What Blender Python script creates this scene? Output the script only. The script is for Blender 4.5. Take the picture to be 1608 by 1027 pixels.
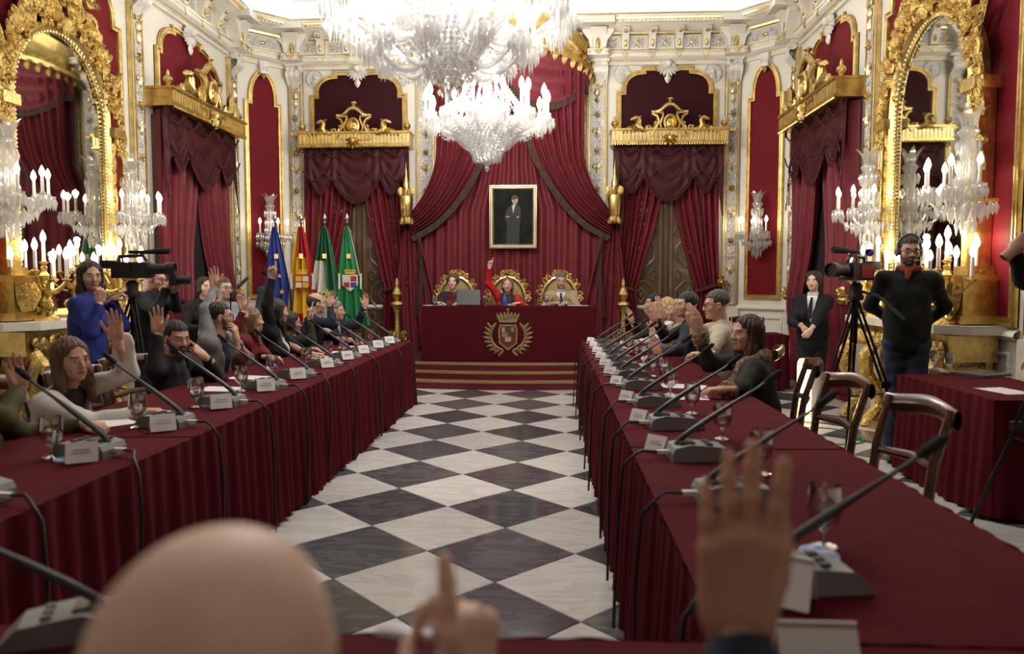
import bpy, bmesh, math, random
import numpy as np
from mathutils import Vector, Matrix
for _o in list(bpy.data.objects): bpy.data.objects.remove(_o)
SC = bpy.context.scene; COL = SC.collection
random.seed(7); PI = math.pi; R = math.radians
# ---------------------------------------------------------------- camera
FPX, PITCH, YAW, CAMH, CAMX = 1170.0, R(3.58), R(3.09), 1.5, 0.69
cam = bpy.data.cameras.new('camera'); camo = bpy.data.objects.new('camera', cam); COL.objects.link(camo)
cam.sensor_width = 36.0; cam.sensor_fit = 'HORIZONTAL'; cam.lens = 36.0 * FPX / 1608.0
cam.clip_start = 0.02; cam.clip_end = 80
camo.location = (CAMX, 0, CAMH); camo.rotation_euler = (PI / 2 - PITCH, 0, YAW)
cam.dof.use_dof = True; cam.dof.focus_distance = 8.6; cam.dof.aperture_fstop = 2.1
SC.camera = camo
# ---------------------------------------------------------------- world, exposure
w = bpy.data.worlds.new('world'); SC.world = w; w.use_nodes = True
w.node_tree.nodes['Background'].inputs[0].default_value = (0.9, 0.82, 0.7, 1)
w.node_tree.nodes['Background'].inputs[1].default_value = 0.02
SC.view_settings.view_transform = 'Standard'; SC.view_settings.look = 'None'
SC.view_settings.exposure = 0.56; SC.view_settings.gamma = 1.0
SC.view_settings.use_curve_mapping = False
CHANDELIER_W, SCONCE_W, CANDELABRA_W, COVE = 26.0, 7.0, 9.0, 8.0      # watts per lit lamp group
try:
    SC.cycles.max_bounces = 8; SC.cycles.transparent_max_bounces = 24
    SC.cycles.sample_clamp_indirect = 4.0; SC.cycles.caustics_reflective = False; SC.cycles.caustics_refractive = False
except Exception: pass

def pixel_ray(x, y):
    a = x - 804; u = 513.5 - y
    fw = FPX * math.cos(PITCH) + u * math.sin(PITCH); up = u * math.cos(PITCH) - FPX * math.sin(PITCH)
    return Vector((a * math.cos(YAW) - fw * math.sin(YAW), a * math.sin(YAW) + fw * math.cos(YAW), up))
CAMO = Vector((CAMX, 0, CAMH))
def AU(x, y, u): d = pixel_ray(x, y); return CAMO + d * ((u - CAMX) / d.x)
def AV(x, y, v): d = pixel_ray(x, y); return CAMO + d * (v / d.y)
def AZ(x, y, z): d = pixel_ray(x, y); return CAMO + d * ((z - CAMH) / d.z)

# ---------------------------------------------------------------- materials
def _tree(name):
    m = bpy.data.materials.new(name); m.use_nodes = True; nt = m.node_tree; nt.nodes.clear()
    out = nt.nodes.new('ShaderNodeOutputMaterial'); return m, nt, out
MATS = {}
def mat(name, col, rough=.5, metal=0., var=.0, vscale=8., bump=0., bscale=40., sheen=0., spec=.5, emit=0., ecol=None, col2=None, stretch=None, coat=0.):
    m, nt, out = _tree(name)
    b = nt.nodes.new('ShaderNodeBsdfPrincipled'); nt.links.new(b.outputs[0], out.inputs[0])
    b.inputs['Base Color'].default_value = (*col, 1); b.inputs['Roughness'].default_value = rough
    b.inputs['Metallic'].default_value = metal; b.inputs['Specular IOR Level'].default_value = spec
    if sheen: b.inputs['Sheen Weight'].default_value = sheen; b.inputs['Sheen Tint'].default_value = (*[min(1, c * 2.5 + .05) for c in col], 1)
    if coat: b.inputs['Coat Weight'].default_value = coat; b.inputs['Coat Roughness'].default_value = .12
    if emit: b.inputs['Emission Color'].default_value = (*(ecol or col), 1); b.inputs['Emission Strength'].default_value = emit
    tc = nt.nodes.new('ShaderNodeTexCoord'); src = tc.outputs['Object']
    if stretch:
        mp = nt.nodes.new('ShaderNodeMapping'); mp.inputs['Scale'].default_value = stretch; nt.links.new(src, mp.inputs[0]); src = mp.outputs[0]
    if var or col2:
        n = nt.nodes.new('ShaderNodeTexNoise'); n.inputs['Scale'].default_value = vscale; n.inputs['Detail'].default_value = 4; nt.links.new(src, n.inputs['Vector'])
        cr = nt.nodes.new('ShaderNodeValToRGB'); nt.links.new(n.outputs[0], cr.inputs[0])
        c2 = col2 or tuple(c * (1 - var) for c in col); c1 = col if col2 else tuple(min(1, c * (1 + var)) for c in col)
        cr.color_ramp.elements[0].position = .35; cr.color_ramp.elements[1].position = .65
        cr.color_ramp.elements[0].color = (*c2, 1); cr.color_ramp.elements[1].color = (*c1, 1)
        nt.links.new(cr.outputs[0], b.inputs['Base Color'])
    if bump:
        n2 = nt.nodes.new('ShaderNodeTexNoise'); n2.inputs['Scale'].default_value = bscale; n2.inputs['Detail'].default_value = 3; nt.links.new(src, n2.inputs['Vector'])
        bp = nt.nodes.new('ShaderNodeBump'); bp.inputs['Strength'].default_value = bump; bp.inputs['Distance'].default_value = .02
        nt.links.new(n2.outputs[0], bp.inputs['Height']); nt.links.new(bp.outputs[0], b.inputs['Normal'])
    MATS[name] = m; return m
def marble(name, c1, c2, vein):
    m, nt, out = _tree(name)
    b = nt.nodes.new('ShaderNodeBsdfPrincipled'); nt.links.new(b.outputs[0], out.inputs[0])
    b.inputs['Roughness'].default_value = .13; b.inputs['Specular IOR Level'].default_value = .45
    g = nt.nodes.new('ShaderNodeNewGeometry'); oi = nt.nodes.new('ShaderNodeObjectInfo')
    ad = nt.nodes.new('ShaderNodeVectorMath'); ad.operation = 'MULTIPLY_ADD'
    ad.inputs[1].default_value = (1, 1, 1); nt.links.new(g.outputs['Position'], ad.inputs[0])
    cb = nt.nodes.new('ShaderNodeCombineXYZ'); nt.links.new(oi.outputs['Random'], cb.inputs[0]); nt.links.new(oi.outputs['Random'], cb.inputs[2])
    sc = nt.nodes.new('ShaderNodeVectorMath'); sc.operation = 'SCALE'; sc.inputs['Scale'].default_value = 37; nt.links.new(cb.outputs[0], sc.inputs[0]); nt.links.new(sc.outputs[0], ad.inputs[2])
    mp = nt.nodes.new('ShaderNodeMapping'); mp.inputs['Rotation'].default_value = (0, 0, .5); mp.inputs['Scale'].default_value = (1.5, 5, 2); nt.links.new(ad.outputs[0], mp.inputs[0])
    n = nt.nodes.new('ShaderNodeTexNoise'); n.inputs['Scale'].default_value = 2.2; n.inputs['Detail'].default_value = 9; n.inputs['Distortion'].default_value = 1.2; nt.links.new(mp.outputs[0], n.inputs['Vector'])
    cr = nt.nodes.new('ShaderNodeValToRGB'); nt.links.new(n.outputs[0], cr.inputs[0]); e = cr.color_ramp.elements
    e[0].position = .3; e[0].color = (*c2, 1); e[1].position = .62; e[1].color = (*c1, 1); k = e.new(.47); k.color = (*vein, 1); k = e.new(.5); k.color = (*c1, 1)
    hs = nt.nodes.new('ShaderNodeHueSaturation'); mr = nt.nodes.new('ShaderNodeMapRange'); mr.inputs[3].default_value = .8; mr.inputs[4].default_value = 1.2
    nt.links.new(oi.outputs['Random'], mr.inputs[0]); nt.links.new(mr.outputs[0], hs.inputs['Value']); nt.links.new(cr.outputs[0], hs.inputs['Color']); nt.links.new(hs.outputs[0], b.inputs['Base Color'])
    MATS[name] = m
def damask(name, c1, c2, rough=.6):
    m, nt, out = _tree(name)
    b = nt.nodes.new('ShaderNodeBsdfPrincipled'); nt.links.new(b.outputs[0], out.inputs[0]); b.inputs['Roughness'].default_value = rough
    b.inputs['Specular IOR Level'].default_value = .12
    tc = nt.nodes.new('ShaderNodeTexCoord'); v = nt.nodes.new('ShaderNodeTexVoronoi'); v.inputs['Scale'].default_value = 7; v.inputs['Randomness'].default_value = .25
    nt.links.new(tc.outputs['Object'], v.inputs['Vector'])
    wv = nt.nodes.new('ShaderNodeMath'); wv.operation = 'SINE'; ml = nt.nodes.new('ShaderNodeMath'); ml.operation = 'MULTIPLY'; ml.inputs[1].default_value = 38
    nt.links.new(v.outputs['Distance'], ml.inputs[0]); nt.links.new(ml.outputs[0], wv.inputs[0])
    cr = nt.nodes.new('ShaderNodeValToRGB'); cr.color_ramp.elements[0].color = (*c1, 1); cr.color_ramp.elements[1].color = (*c2, 1)
    cr.color_ramp.elements[0].position = .4; cr.color_ramp.elements[1].position = .6
    nt.links.new(wv.outputs[0], cr.inputs[0]); nt.links.new(cr.outputs[0], b.inputs['Base Color']); MATS[name] = m
def crystal(name, tr=.4, tint=(.95, .95, .95), rough=.12, gl=.5):
    m, nt, out = _tree(name)
    t = nt.nodes.new('ShaderNodeBsdfTransparent'); g = nt.nodes.new('ShaderNodeBsdfGlossy'); g.inputs['Roughness'].default_value = rough; g.inputs[0].default_value = (*tint, 1)
    tl = nt.nodes.new('ShaderNodeBsdfTranslucent'); tl.inputs[0].default_value = (*tint, 1); d = nt.nodes.new('ShaderNodeBsdfDiffuse'); d.inputs[0].default_value = (*tint, 1)
    x0 = nt.nodes.new('ShaderNodeMixShader'); nt.links.new(tl.outputs[0], x0.inputs[1]); nt.links.new(d.outputs[0], x0.inputs[2])
    x1 = nt.nodes.new('ShaderNodeMixShader'); x1.inputs[0].default_value = gl; nt.links.new(x0.outputs[0], x1.inputs[1]); nt.links.new(g.outputs[0], x1.inputs[2])
    x2 = nt.nodes.new('ShaderNodeMixShader'); x2.inputs[0].default_value = 1 - tr; nt.links.new(t.outputs[0], x2.inputs[1]); nt.links.new(x1.outputs[0], x2.inputs[2])
    nt.links.new(x2.outputs[0], out.inputs[0]); MATS[name] = m
def clear_glass(name, edge=.75, tint=(.93, .95, .95)):
    m, nt, out = _tree(name)
    t = nt.nodes.new('ShaderNodeBsdfTransparent'); t.inputs[0].default_value = (*tint, 1); g = nt.nodes.new('ShaderNodeBsdfGlossy'); g.inputs['Roughness'].default_value = .04
    lw = nt.nodes.new('ShaderNodeLayerWeight'); lw.inputs[0].default_value = edge
    mr = nt.nodes.new('ShaderNodeMapRange'); mr.inputs[3].default_value = .10; mr.inputs[4].default_value = .8; nt.links.new(lw.outputs['Facing'], mr.inputs[0])
    x = nt.nodes.new('ShaderNodeMixShader'); nt.links.new(mr.outputs[0], x.inputs[0]); nt.links.new(t.outputs[0], x.inputs[1]); nt.links.new(g.outputs[0], x.inputs[2])
    nt.links.new(x.outputs[0], out.inputs[0]); MATS[name] = m

mat('gold', (.68, .505, .19), .32, 1, var=.22, vscale=9, bump=.25, bscale=30)
mat('gold_carved', (.62, .45, .155), .36, 1, var=.35, vscale=22, bump=.8, bscale=55)
mat('gold_pale', (.82, .68, .36), .38, 1, var=.15)
mat('cream', (.80, .755, .645), .42, var=.05, vscale=3)
mat('cream_relief', (.78, .745, .655), .5, var=.12, vscale=14, bump=.5, bscale=45)
mat('relief_grey', (.66, .64, .58), .5, var=.2, vscale=30, bump=.9, bscale=50)
mat('ceiling_white', (.86, .87, .90), .7)
damask('damask_red', (.145, .008, .014), (.17, .010, .017))
damask('damask_maroon', (.032, .004, .007), (.037, .005, .008))
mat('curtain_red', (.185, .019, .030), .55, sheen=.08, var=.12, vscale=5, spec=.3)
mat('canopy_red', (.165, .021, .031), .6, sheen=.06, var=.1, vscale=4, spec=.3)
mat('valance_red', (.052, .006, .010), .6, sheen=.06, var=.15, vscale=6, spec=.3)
mat('fringe_brown', (.06, .032, .022), .8, var=.3, vscale=60, bump=.8, bscale=120)
mat('fringe_red', (.075, .009, .014), .8, var=.3, vscale=80, bump=.8, bscale=120)
mat('cloth_red', (.092, .0085, .0135), .85, var=.08, vscale=7, spec=.08, bump=.1, bscale=400)
mat('cloth_desk', (.074, .0065, .0105), .85, var=.06, vscale=5, spec=.08, bump=.1, bscale=300)
mat('carpet_red', (.13, .008, .013), .9, var=.12, vscale=30, bump=.4, bscale=250)
mat('carpet_gold', (.30, .205, .095), .85, var=.12, vscale=60)
marble('marble_white', (.70, .685, .65), (.655, .64, .61), (.60, .585, .56))
marble('marble_dark', (.078, .080, .090), (.092, .094, .104), (.125, .126, .135))
mat('grout', (.30, .29, .27), .7)
mat('door_wood', (.070, .038, .015), .42, var=.25, vscale=5, stretch=(6, 6, 1), coat=.2)
mat('door_wood_raised', (.12, .072, .028), .4, var=.2, vscale=6, coat=.2)
mat('mahogany', (.075, .028, .016), .28, var=.3, vscale=4, stretch=(1, 8, 8), coat=.5)
mat('opening_shade', (.012, .008, .008), .9)
mat('mirror', (.5, .5, .46), .03, 1)
crystal('crystal', .42, (.88, .88, .87)); crystal('crystal_clear', .58, gl=.6)
clear_glass('glass', .8, (.985, .99, .99)); clear_glass('water', .75, (.95, .97, .97))
mat('candle', (.93, .9, .84), .5)
mat('flame', (1, .9, .72), .4, emit=24, ecol=(1, .86, .62))
mat('bulb_white', (1, .97, .92), .4, emit=26, ecol=(1, .93, .84))
mat('mic_grey', (.23, .24, .24), .45, var=.06); mat('mic_dark', (.045, .047, .05), .4); mat('foam_black', (.012, .012, .013), .9, bump=.5, bscale=200)
mat('cable_black', (.01, .01, .011), .5); mat('paper', (.83, .82, .79), .7, var=.02); mat('card_white', (.86, .85, .84), .6)
mat('print_grey', (.35, .35, .37), .7); mat('coaster_blue', (.10, .17, .55), .4, col2=(.75, .8, .9), vscale=30)
mat('black_plastic', (.014, .014, .016), .38); mat('black_metal', (.02, .02, .022), .35, .6); mat('steel', (.5, .5, .52), .3, 1)
mat('camera_red', (.42, .02, .03), .35); mat('lens_blue', (.05, .08, .4), .3); mat('laptop_grey', (.075, .08, .08), .4, .3)
mat('heater_cream', (.80, .76, .66), .45); mat('heater_glow', (1, .75, .45), .4, emit=5.5, ecol=(1, .72, .40))
mat('cable_green', (.03, .18, .06), .5)
mat('cove_glow', (1, 1, 1), .5, emit=COVE, ecol=(.86, .92, 1.0))
mat('linen_white', (.84, .83, .79), .8)
# ---------------------------------------------------------------- mesh builder
class MB:
    def __init__(s): s.v = []; s.f = []; s.m = []
    def add(s, vs, fs, mi=0):
        b = len(s.v); s.v.extend([tuple(p) for p in vs]); s.f.extend([tuple(i + b for i in f) for f in fs]); s.m.extend([mi] * len(fs)); return s
    def box(s, c, d, mi=0, rot=None, taper=1.0):
        x, y, z = d[0] / 2, d[1] / 2, d[2] / 2; vs = []
        for sz in (-1, 1):
            t = taper if sz > 0 else 1
            for sx, sy in ((-1, -1), (1, -1), (1, 1), (-1, 1)):
                p = Vector((sx * x * t, sy * y * t, sz * z)); p = rot @ p if rot else p; vs.append(p + Vector(c))
        return s.add(vs, [(3, 2, 1, 0), (4, 5, 6, 7), (0, 1, 5, 4), (1, 2, 6, 5), (2, 3, 7, 6), (3, 0, 4, 7)], mi)
    def tube(s, path, r, n=6, mi=0, caps=True, flat=1.0, closed=False):
        P = [Vector(p) for p in path]; L = len(P); rr = r if hasattr(r, '__len__') else [r] * L; vs = []; up = None
        for i in range(L):
            t = (P[(i + 1) % L] - P[i - 1]) if closed else (P[min(i + 1, L - 1)] - P[max(i - 1, 0)])
            if t.length < 1e-9: t = Vector((0, 0, 1))
            t.normalize()
            if up is None: up = Vector((0, 1, 0)) if abs(t.y) < .9 else Vector((1, 0, 0))
            a = t.cross(up)
            if a.length < 1e-5: a = t.cross(Vector((1, 0, 0)))
            a.normalize(); up = a.cross(t)
            for k in range(n):
                th = 2 * PI * k / n; vs.append(P[i] + (a * math.cos(th) + up * (math.sin(th) * flat)) * rr[i])
        fs = []
        for i in range(L if closed else L - 1):
            j = (i + 1) % L
            for k in range(n): fs.append((i * n + k, i * n + (k + 1) % n, j * n + (k + 1) % n, j * n + k))
        if caps and not closed: fs += [tuple(range(n))[::-1], tuple((L - 1) * n + k for k in range(n))]
        return s.add(vs, fs, mi)
    def lathe(s, prof, n=16, c=(0, 0, 0), mi=0, a0=0, a1=2 * PI, axis=None):
        full = abs(a1 - a0 - 2 * PI) < 1e-6; m = n if full else n + 1; vs = []; L = len(prof)
        for r, z in prof:
            for k in range(m):
                th = a0 + (a1 - a0) * k / n; p = Vector((r * math.cos(th), r * math.sin(th), z))
                if axis: p = axis @ p
                vs.append(p + Vector(c))
        fs = []
        for i in range(L - 1):
            for k in range(n): fs.append((i * m + k, i * m + (k + 1) % m, (i + 1) * m + (k + 1) % m, (i + 1) * m + k))
        return s.add(vs, fs, mi)
    def ball(s, c, r, n=10, mi=0, rot=None):
        r = Vector(r) if hasattr(r, '__len__') else Vector((r, r, r)); vs = []; h = max(4, n // 2 + 1)
        for i in range(h + 1):
            ph = PI * i / h
            for k in range(n):
                th = 2 * PI * k / n; p = Vector((r.x * math.sin(ph) * math.cos(th), r.y * math.sin(ph) * math.sin(th), r.z * math.cos(ph)))
                vs.append((rot @ p if rot else p) + Vector(c))
        return s.add(vs, [(i * n + k, (i + 1) * n + k, (i + 1) * n + (k + 1) % n, i * n + (k + 1) % n) for i in range(h) for k in range(n)], mi)
    def surf(s, nu, nv, fn, mi=0, wrap=False):
        vs = [fn(i / nu, j / nv) for j in range(nv + 1) for i in range(nu + (0 if wrap else 1))]; w = nu + (0 if wrap else 1)
        return s.add(vs, [(j * w + i, j * w + (i + 1) % w, (j + 1) * w + (i + 1) % w, (j + 1) * w + i) for j in range(nv) for i in range(nu)], mi)
    def prism(s, out, y0, y1, mi=0, ax='y'):
        """outline [(a,b)] extruded; ax 'y': (a, y, b)  'z': (a, b, y)  'x': (y, a, b)"""
        n = len(out); mk = {'y': lambda a, b, h: (a, h, b), 'z': lambda a, b, h: (a, b, h), 'x': lambda a, b, h: (h, a, b)}[ax]
        vs = [mk(a, b, y0) for a, b in out] + [mk(a, b, y1) for a, b in out]
        return s.add(vs, [tuple(range(n)), tuple(range(2 * n - 1, n - 1, -1))] + [(i, (i + 1) % n, n + (i + 1) % n, n + i) for i in range(n)], mi)
    def merge(s, o, M=None, mi=None):
        b = len(s.v); s.v.extend([tuple(M @ Vector(p)) for p in o.v] if M else o.v)
        s.f.extend([tuple(i + b for i in f) for f in o.f]); s.m.extend(o.m if mi is None else [mi] * len(o.m)); return s
    def mirror_x(s):
        b = len(s.v); s.v.extend([(-x, y, z) for x, y, z in list(s.v)]); n = len(s.f)
        s.f.extend([tuple(i + b for i in f)[::-1] for f in s.f[:n]]); s.m.extend(s.m[:n]); return s
    def mesh(s, name, mats, smooth=True, angle=42):
        me = bpy.data.meshes.new(name); me.from_pydata(s.v, [], s.f)
        for m in ([mats] if isinstance(mats, str) else mats): me.materials.append(MATS[m])
        if s.m and max(s.m) > 0: me.polygons.foreach_set('material_index', s.m)
        if smooth:
            me.polygons.foreach_set('use_smooth', [True] * len(me.polygons))
            try: me.set_sharp_from_angle(angle=R(angle))
            except Exception: pass
        me.update(); return me
    def obj(s, name, mats, parent=None, loc=(0, 0, 0), rz=0, smooth=True, **kw):
        return link(name, s.mesh(name, mats, smooth), parent, loc, rz, **kw)
def link(name, data, parent=None, loc=(0, 0, 0), rz=0, label=None, cat=None, group=None, kind=None):
    o = bpy.data.objects.new(name, data); COL.objects.link(o); o.parent = parent; o.location = loc; o.rotation_euler = (0, 0, rz)
    return tag(o, label, cat, group, kind)
def tag(o, label=None, cat=None, group=None, kind=None):
    if label: o['label'] = label
    if cat: o['category'] = cat
    if group: o['group'] = group
    if kind: o['kind'] = kind
    return o
def thing(name, label, cat, loc=(0, 0, 0), rz=0, group=None): return link(name, None, None, loc, rz, label, cat, group)
def kids(o): return [c for c in KID.get(o.name, [])] or list(o.children)
KID = {}
def dup(root, loc, rz=None, label=None, group=None, parent=None, scale=None):
    r = root.copy(); COL.objects.link(r); r.location = loc
    if rz is not None: r.rotation_euler = (0, 0, rz)
    if label: r['label'] = label
    if group: r['group'] = group
    if parent is not None: r.parent = parent
    if scale: r.scale = scale
    for c in list(root.children):
        k = c.copy(); COL.objects.link(k); k.parent = r
        for g in list(c.children):
            q = g.copy(); COL.objects.link(q); q.parent = k
    return r
# ---------------------------------------------------------------- ornament helpers, drawn in the x-z plane, facing -y
def scroll(mb, c, size, turns=1.4, a0=0., cw=1, r=.012, y=0., mi=0, n=22, tail=None, seg=5):
    """C-scroll: spiral from the rim into an eye, optional straight tail added at the rim"""
    pts = []; rr = []
    if tail: pts.append((tail[0], y, tail[1])); rr.append(r * .5)
    for i in range(n + 1):
        t = i / n; rad = size * (1 - .82 * t); th = a0 + cw * turns * 2 * PI * t
        pts.append((c[0] + rad * math.cos(th), y - .012 * math.sin(t * 3), c[1] + rad * math.sin(th))); rr.append(r * (1.15 - .55 * t))
    mb.tube(pts, rr, seg, mi); mb.ball(pts[-1], r * 1.25, 6, mi); return mb
def leaf(mb, base, tip, width, y=0., lift=.03, mi=0, n=6, curl=0.):
    b = Vector((base[0], y, base[1])); t = Vector((tip[0], y, tip[1])); d = t - b; L = d.length; d.normalize(); s = Vector((-d.z, 0, d.x)); vs = []
    for i in range(n + 1):
        k = i / n; wd = width * math.sin(PI * min(1, .12 + .88 * k)) ** .8 * (1 + .18 * math.cos(k * 22)); p = b + d * (L * k) + s * (curl * L * k * k)
        out = Vector((0, -lift * math.sin(k * PI * .85) - .006, 0))
        vs += [p - s * wd, p + out, p + s * wd]
    return mb.add(vs, [f for i in range(n) for f in ((i * 3, i * 3 + 1, i * 3 + 4, i * 3 + 3), (i * 3 + 1, i * 3 + 2, i * 3 + 5, i * 3 + 4))], mi)
def rosette(mb, c, r, n=6, y=0., mi=0, mi2=None, depth=.5):
    for k in range(n):
        a = 2 * PI * k / n + .3; leaf(mb, (c[0] + r * .15 * math.cos(a), c[1] + r * .15 * math.sin(a)), (c[0] + r * math.cos(a), c[1] + r * math.sin(a)), r * .3, y, r * depth, mi, 4)
    return mb.ball((c[0], y - r * .3, c[1]), r * .3, 8, mi if mi2 is None else mi2)
def beads(mb, p0, p1, r, step=None, mi=0, sides=5):
    p0 = Vector(p0); p1 = Vector(p1); L = (p1 - p0).length; n = max(1, int(L / (step or r * 2.3)))
    for i in range(n): mb.ball(p0.lerp(p1, (i + .5) / n), r, sides, mi)
    return mb
def sweep(mb, path, prof, closed=True, mi=0):
    """path [(x,z)] in the wall plane (mitred); prof [(inward offset, y)]"""
    P = [Vector((a, b)) for a, b in path]; L = len(P); ofs = []
    for i in range(L):
        a = P[i] - P[i - 1] if (closed or i > 0) else P[1] - P[0]; b = P[(i + 1) % L] - P[i] if (closed or i < L - 1) else P[-1] - P[-2]
        a.normalize(); b.normalize(); na = Vector((-a.y, a.x)); nb = Vector((-b.y, b.x)); m = na + nb
        if m.length < .1: m = nb.copy()
        m.normalize(); ofs.append(m / max(.45, m.dot(nb)))
    vs = []; k = len(prof)
    for i in range(L):
        for o, y in prof: q = P[i] + ofs[i] * o; vs.append((q.x, y, q.y))
    fs = [(i * k + j, ((i + 1) % L) * k + j, ((i + 1) % L) * k + j + 1, i * k + j + 1) for i in range(L if closed else L - 1) for j in range(k - 1)]
    return mb.add(vs, fs, mi)
def arc(c, r, a0, a1, n=8, rz=None): return [(c[0] + r * math.cos(a0 + (a1 - a0) * i / n), c[1] + (rz or r) * math.sin(a0 + (a1 - a0) * i / n)) for i in range(n + 1)]
# walls: name -> (origin, rotation). x runs along the wall, -y faces the room
W, VB = 4.4, 12.5
CORN = 3.72
WALL = {'back': ((0, VB), 0), 'right': ((W, 0), -PI / 2), 'left': ((-W, 0), PI / 2), 'back_right': (((CORN + W) / 2, VB - (W - CORN) / 2), -PI / 4), 'back_left': ((-(CORN + W) / 2, VB - (W - CORN) / 2), PI / 4)}
def on(wall, s, n=0., z=0.):
    (x, y), a = WALL[wall]; return (x + s * math.cos(a) + n * math.sin(a), y + s * math.sin(a) - n * math.cos(a), z), a
def sv(wall, v): return -v if wall == 'right' else v          # distance into the room -> position along a side wall
# ================================================================ the room
CEIL = 5.9; VN = -3.2
def structure(name, mb, mats, parent=None, loc=(0, 0, 0), rz=0, smooth=True): return mb.obj(name, mats, parent, loc, rz, smooth, kind='structure' if parent is None else None)
floor = structure('floor', MB().box((0, 4.6, -.06), (9.4, 16.6, .08)), 'grout')
TD = .8208; h = TD / 2 - .003
def tile_mesh(m):
    b = MB(); o = [(h, 0), (0, h), (-h, 0), (0, -h)]; k = h - .004; i = [(k, 0), (0, k), (-k, 0), (0, -k)]
    b.add([(x, y, -.02) for x, y in o] + [(x, y, -.003) for x, y in o] + [(x, y, 0) for x, y in i], [(8, 9, 10, 11)] + [(j, (j + 1) % 4, 4 + (j + 1) % 4, 4 + j) for j in range(4)] + [(4 + j, 4 + (j + 1) % 4, 8 + (j + 1) % 4, 8 + j) for j in range(4)])
    return b.mesh('marble_tile', m, smooth=False)
tl, td = tile_mesh('marble_white'), tile_mesh('marble_dark')
for i in range(-6, 7):
    for k in range(-5, 9):
        for me, x, y in ((td, -.41 + i * TD, 3.615 + TD / 2 + k * TD), (tl, -.41 + TD / 2 + i * TD, 3.615 + k * TD)):
            if abs(x) < W + .1 and -.4 < y < 10.6: link('marble_tile', me, floor, (x, y, 0))
structure('ceiling', MB().box((0, 4.6, CEIL + .05), (9.4, 16.6, .1)), 'ceiling_white')
walls = {}
for n_, c, d in (('back', (0, VB + .1, 3), (2 * CORN + .5, .2, 6.4)), ('left', (-W - .1, (VN + 11.9) / 2, 3), (.2, 15.3, 6.4)), ('right', (W + .1, (VN + 11.9) / 2, 3), (.2, 15.3, 6.4)), ('front', (0, VN - .1, 3), (9.2, .2, 6.4))):
    walls[n_] = structure('wall_' + n_, MB().box(c, d), 'cream')
for n_ in ('back_left', 'back_right'):
    p, a = on(n_, 0, 0); walls[n_] = structure('wall_' + n_, MB().box((0, .1, 3), (1.05, .2, 6.4)), 'cream', None, p, a)
structure('trim_9', MB().box((0, VN + .02, 2.9), (6.5, .03, 3.6)), 'damask_red')
def wp(name, wall, s, z, mb, mats, n=0., parent=None, **kw):            # a piece of a wall, child of that wall
    p, a = on(wall, s, n, z); par = walls[wall]
    o = mb.obj(name, mats, par, (0, 0, 0), 0, **kw) if not isinstance(mb, bpy.types.Mesh) else link(name, mb, par)
    o.matrix_world = Matrix.Translation(p) @ Matrix.Rotation(a, 4, 'Z')
    o.matrix_parent_inverse = Matrix.Identity(4)
    base = Matrix.Translation(par.location) @ Matrix.Rotation(par.rotation_euler.z, 4, 'Z')
    o.matrix_basis = base.inverted() @ (Matrix.Translation(p) @ Matrix.Rotation(a, 4, 'Z')); return o
MOULD = [(0, 0), (0, -.035), (.012, -.05), (.03, -.05), (.042, -.034), (.06, -.034), (.07, -.046), (.085, -.046), (.095, -.02), (.095, 0)]
def panel(wall, s, z, outline, red, w=.095, gold='gold'):
    """red fabric field inside a stepped gold moulding; outline counter-clockwise around its own middle"""
    sc = w / .095
    wp('fabric_panel', wall, s, z, MB().prism([(a, b) for a, b in outline], 0, -.012), red)
    wp('gold_frame', wall, s, z, sweep(MB(), outline, [(o * sc, y) for o, y in MOULD]), gold)
def arch_outline(hw, z0, zs, z1, st, steps):
    """rectangle topped by a shouldered arch: half width, foot, shoulder height, crown, shoulder step, flat crown half width"""
    r = [(hw, z0), (hw, zs), (hw - st, zs)]; cx = steps; ra = hw - st - cx; zz = z1 - zs - (.06 if cx > .05 else 0)
    r += [(cx + ra * math.cos(t), zs + .03 + (zz - .03) * math.sin(t)) for t in [PI / 2 * i / 8 for i in range(9)]]
    if cx > .05: r += [(cx, z1)]
    return r + [(-a, b) for a, b in reversed(r)]
for sg, nm in ((1, 'back'), (-1, 'back')):
    panel(nm, sg * 2.55, 0, arch_outline(.82, 3.9, 4.6, 4.98, .08, .42), 'damask_maroon', .085)
for nm in ('back_left', 'back_right'):
    panel(nm, 0, 0, arch_outline(.32, 1.2, 4.42, 4.92, .07, .0), 'damask_red', .075)
for nm in ('left', 'right'):
    panel(nm, sv(nm, 10.3), 0, arch_outline(.86, 3.9, 4.5, 4.9, .08, .42), 'damask_red', .085)
    panel(nm, sv(nm, 7.4), 0, arch_outline(1.27, 1.12, 4.45, 4.98, .12, .6), 'damask_red', .085)
    panel(nm, sv(nm, 3.6), 0, arch_outline(1.7, 1.12, 4.45, 4.98, .12, .6), 'damask_red', .085)
# dado rails and panels below
for nm, spans in (('back', [(-3.6, -1.65), (1.65, 3.6)]), ('back_left', [(-.45, .45)]), ('back_right', [(-.45, .45)]), ('left', [(6.1, 8.7), (1.9, 5.3)]), ('right', [(-8.7, -6.1), (-5.3, -1.9)])):
    for a, b in spans:
        m = (a + b) / 2; hw = (b - a) / 2
        wp('dado_rail', nm, m, 0, sweep(MB(), [(-hw, 1.02), (hw, 1.02)], [(0, 0), (0, -.03), (.03, -.06), (.06, -.05), (.08, -.02), (.08, 0)], False), 'cream')
        wp('dado_frame', nm, m, 0, sweep(MB(), [(-hw + .1, .3), (hw - .1, .3), (hw - .1, .92), (-hw + .1, .92)], [(0, 0), (0, -.02), (.02, -.03), (.04, -.015), (.04, 0)]), 'cream_relief')
        wp('skirting', nm, m, 0, MB().box((0, -.025, .1), (2 * hw, .05, .2)), 'cream')
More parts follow.
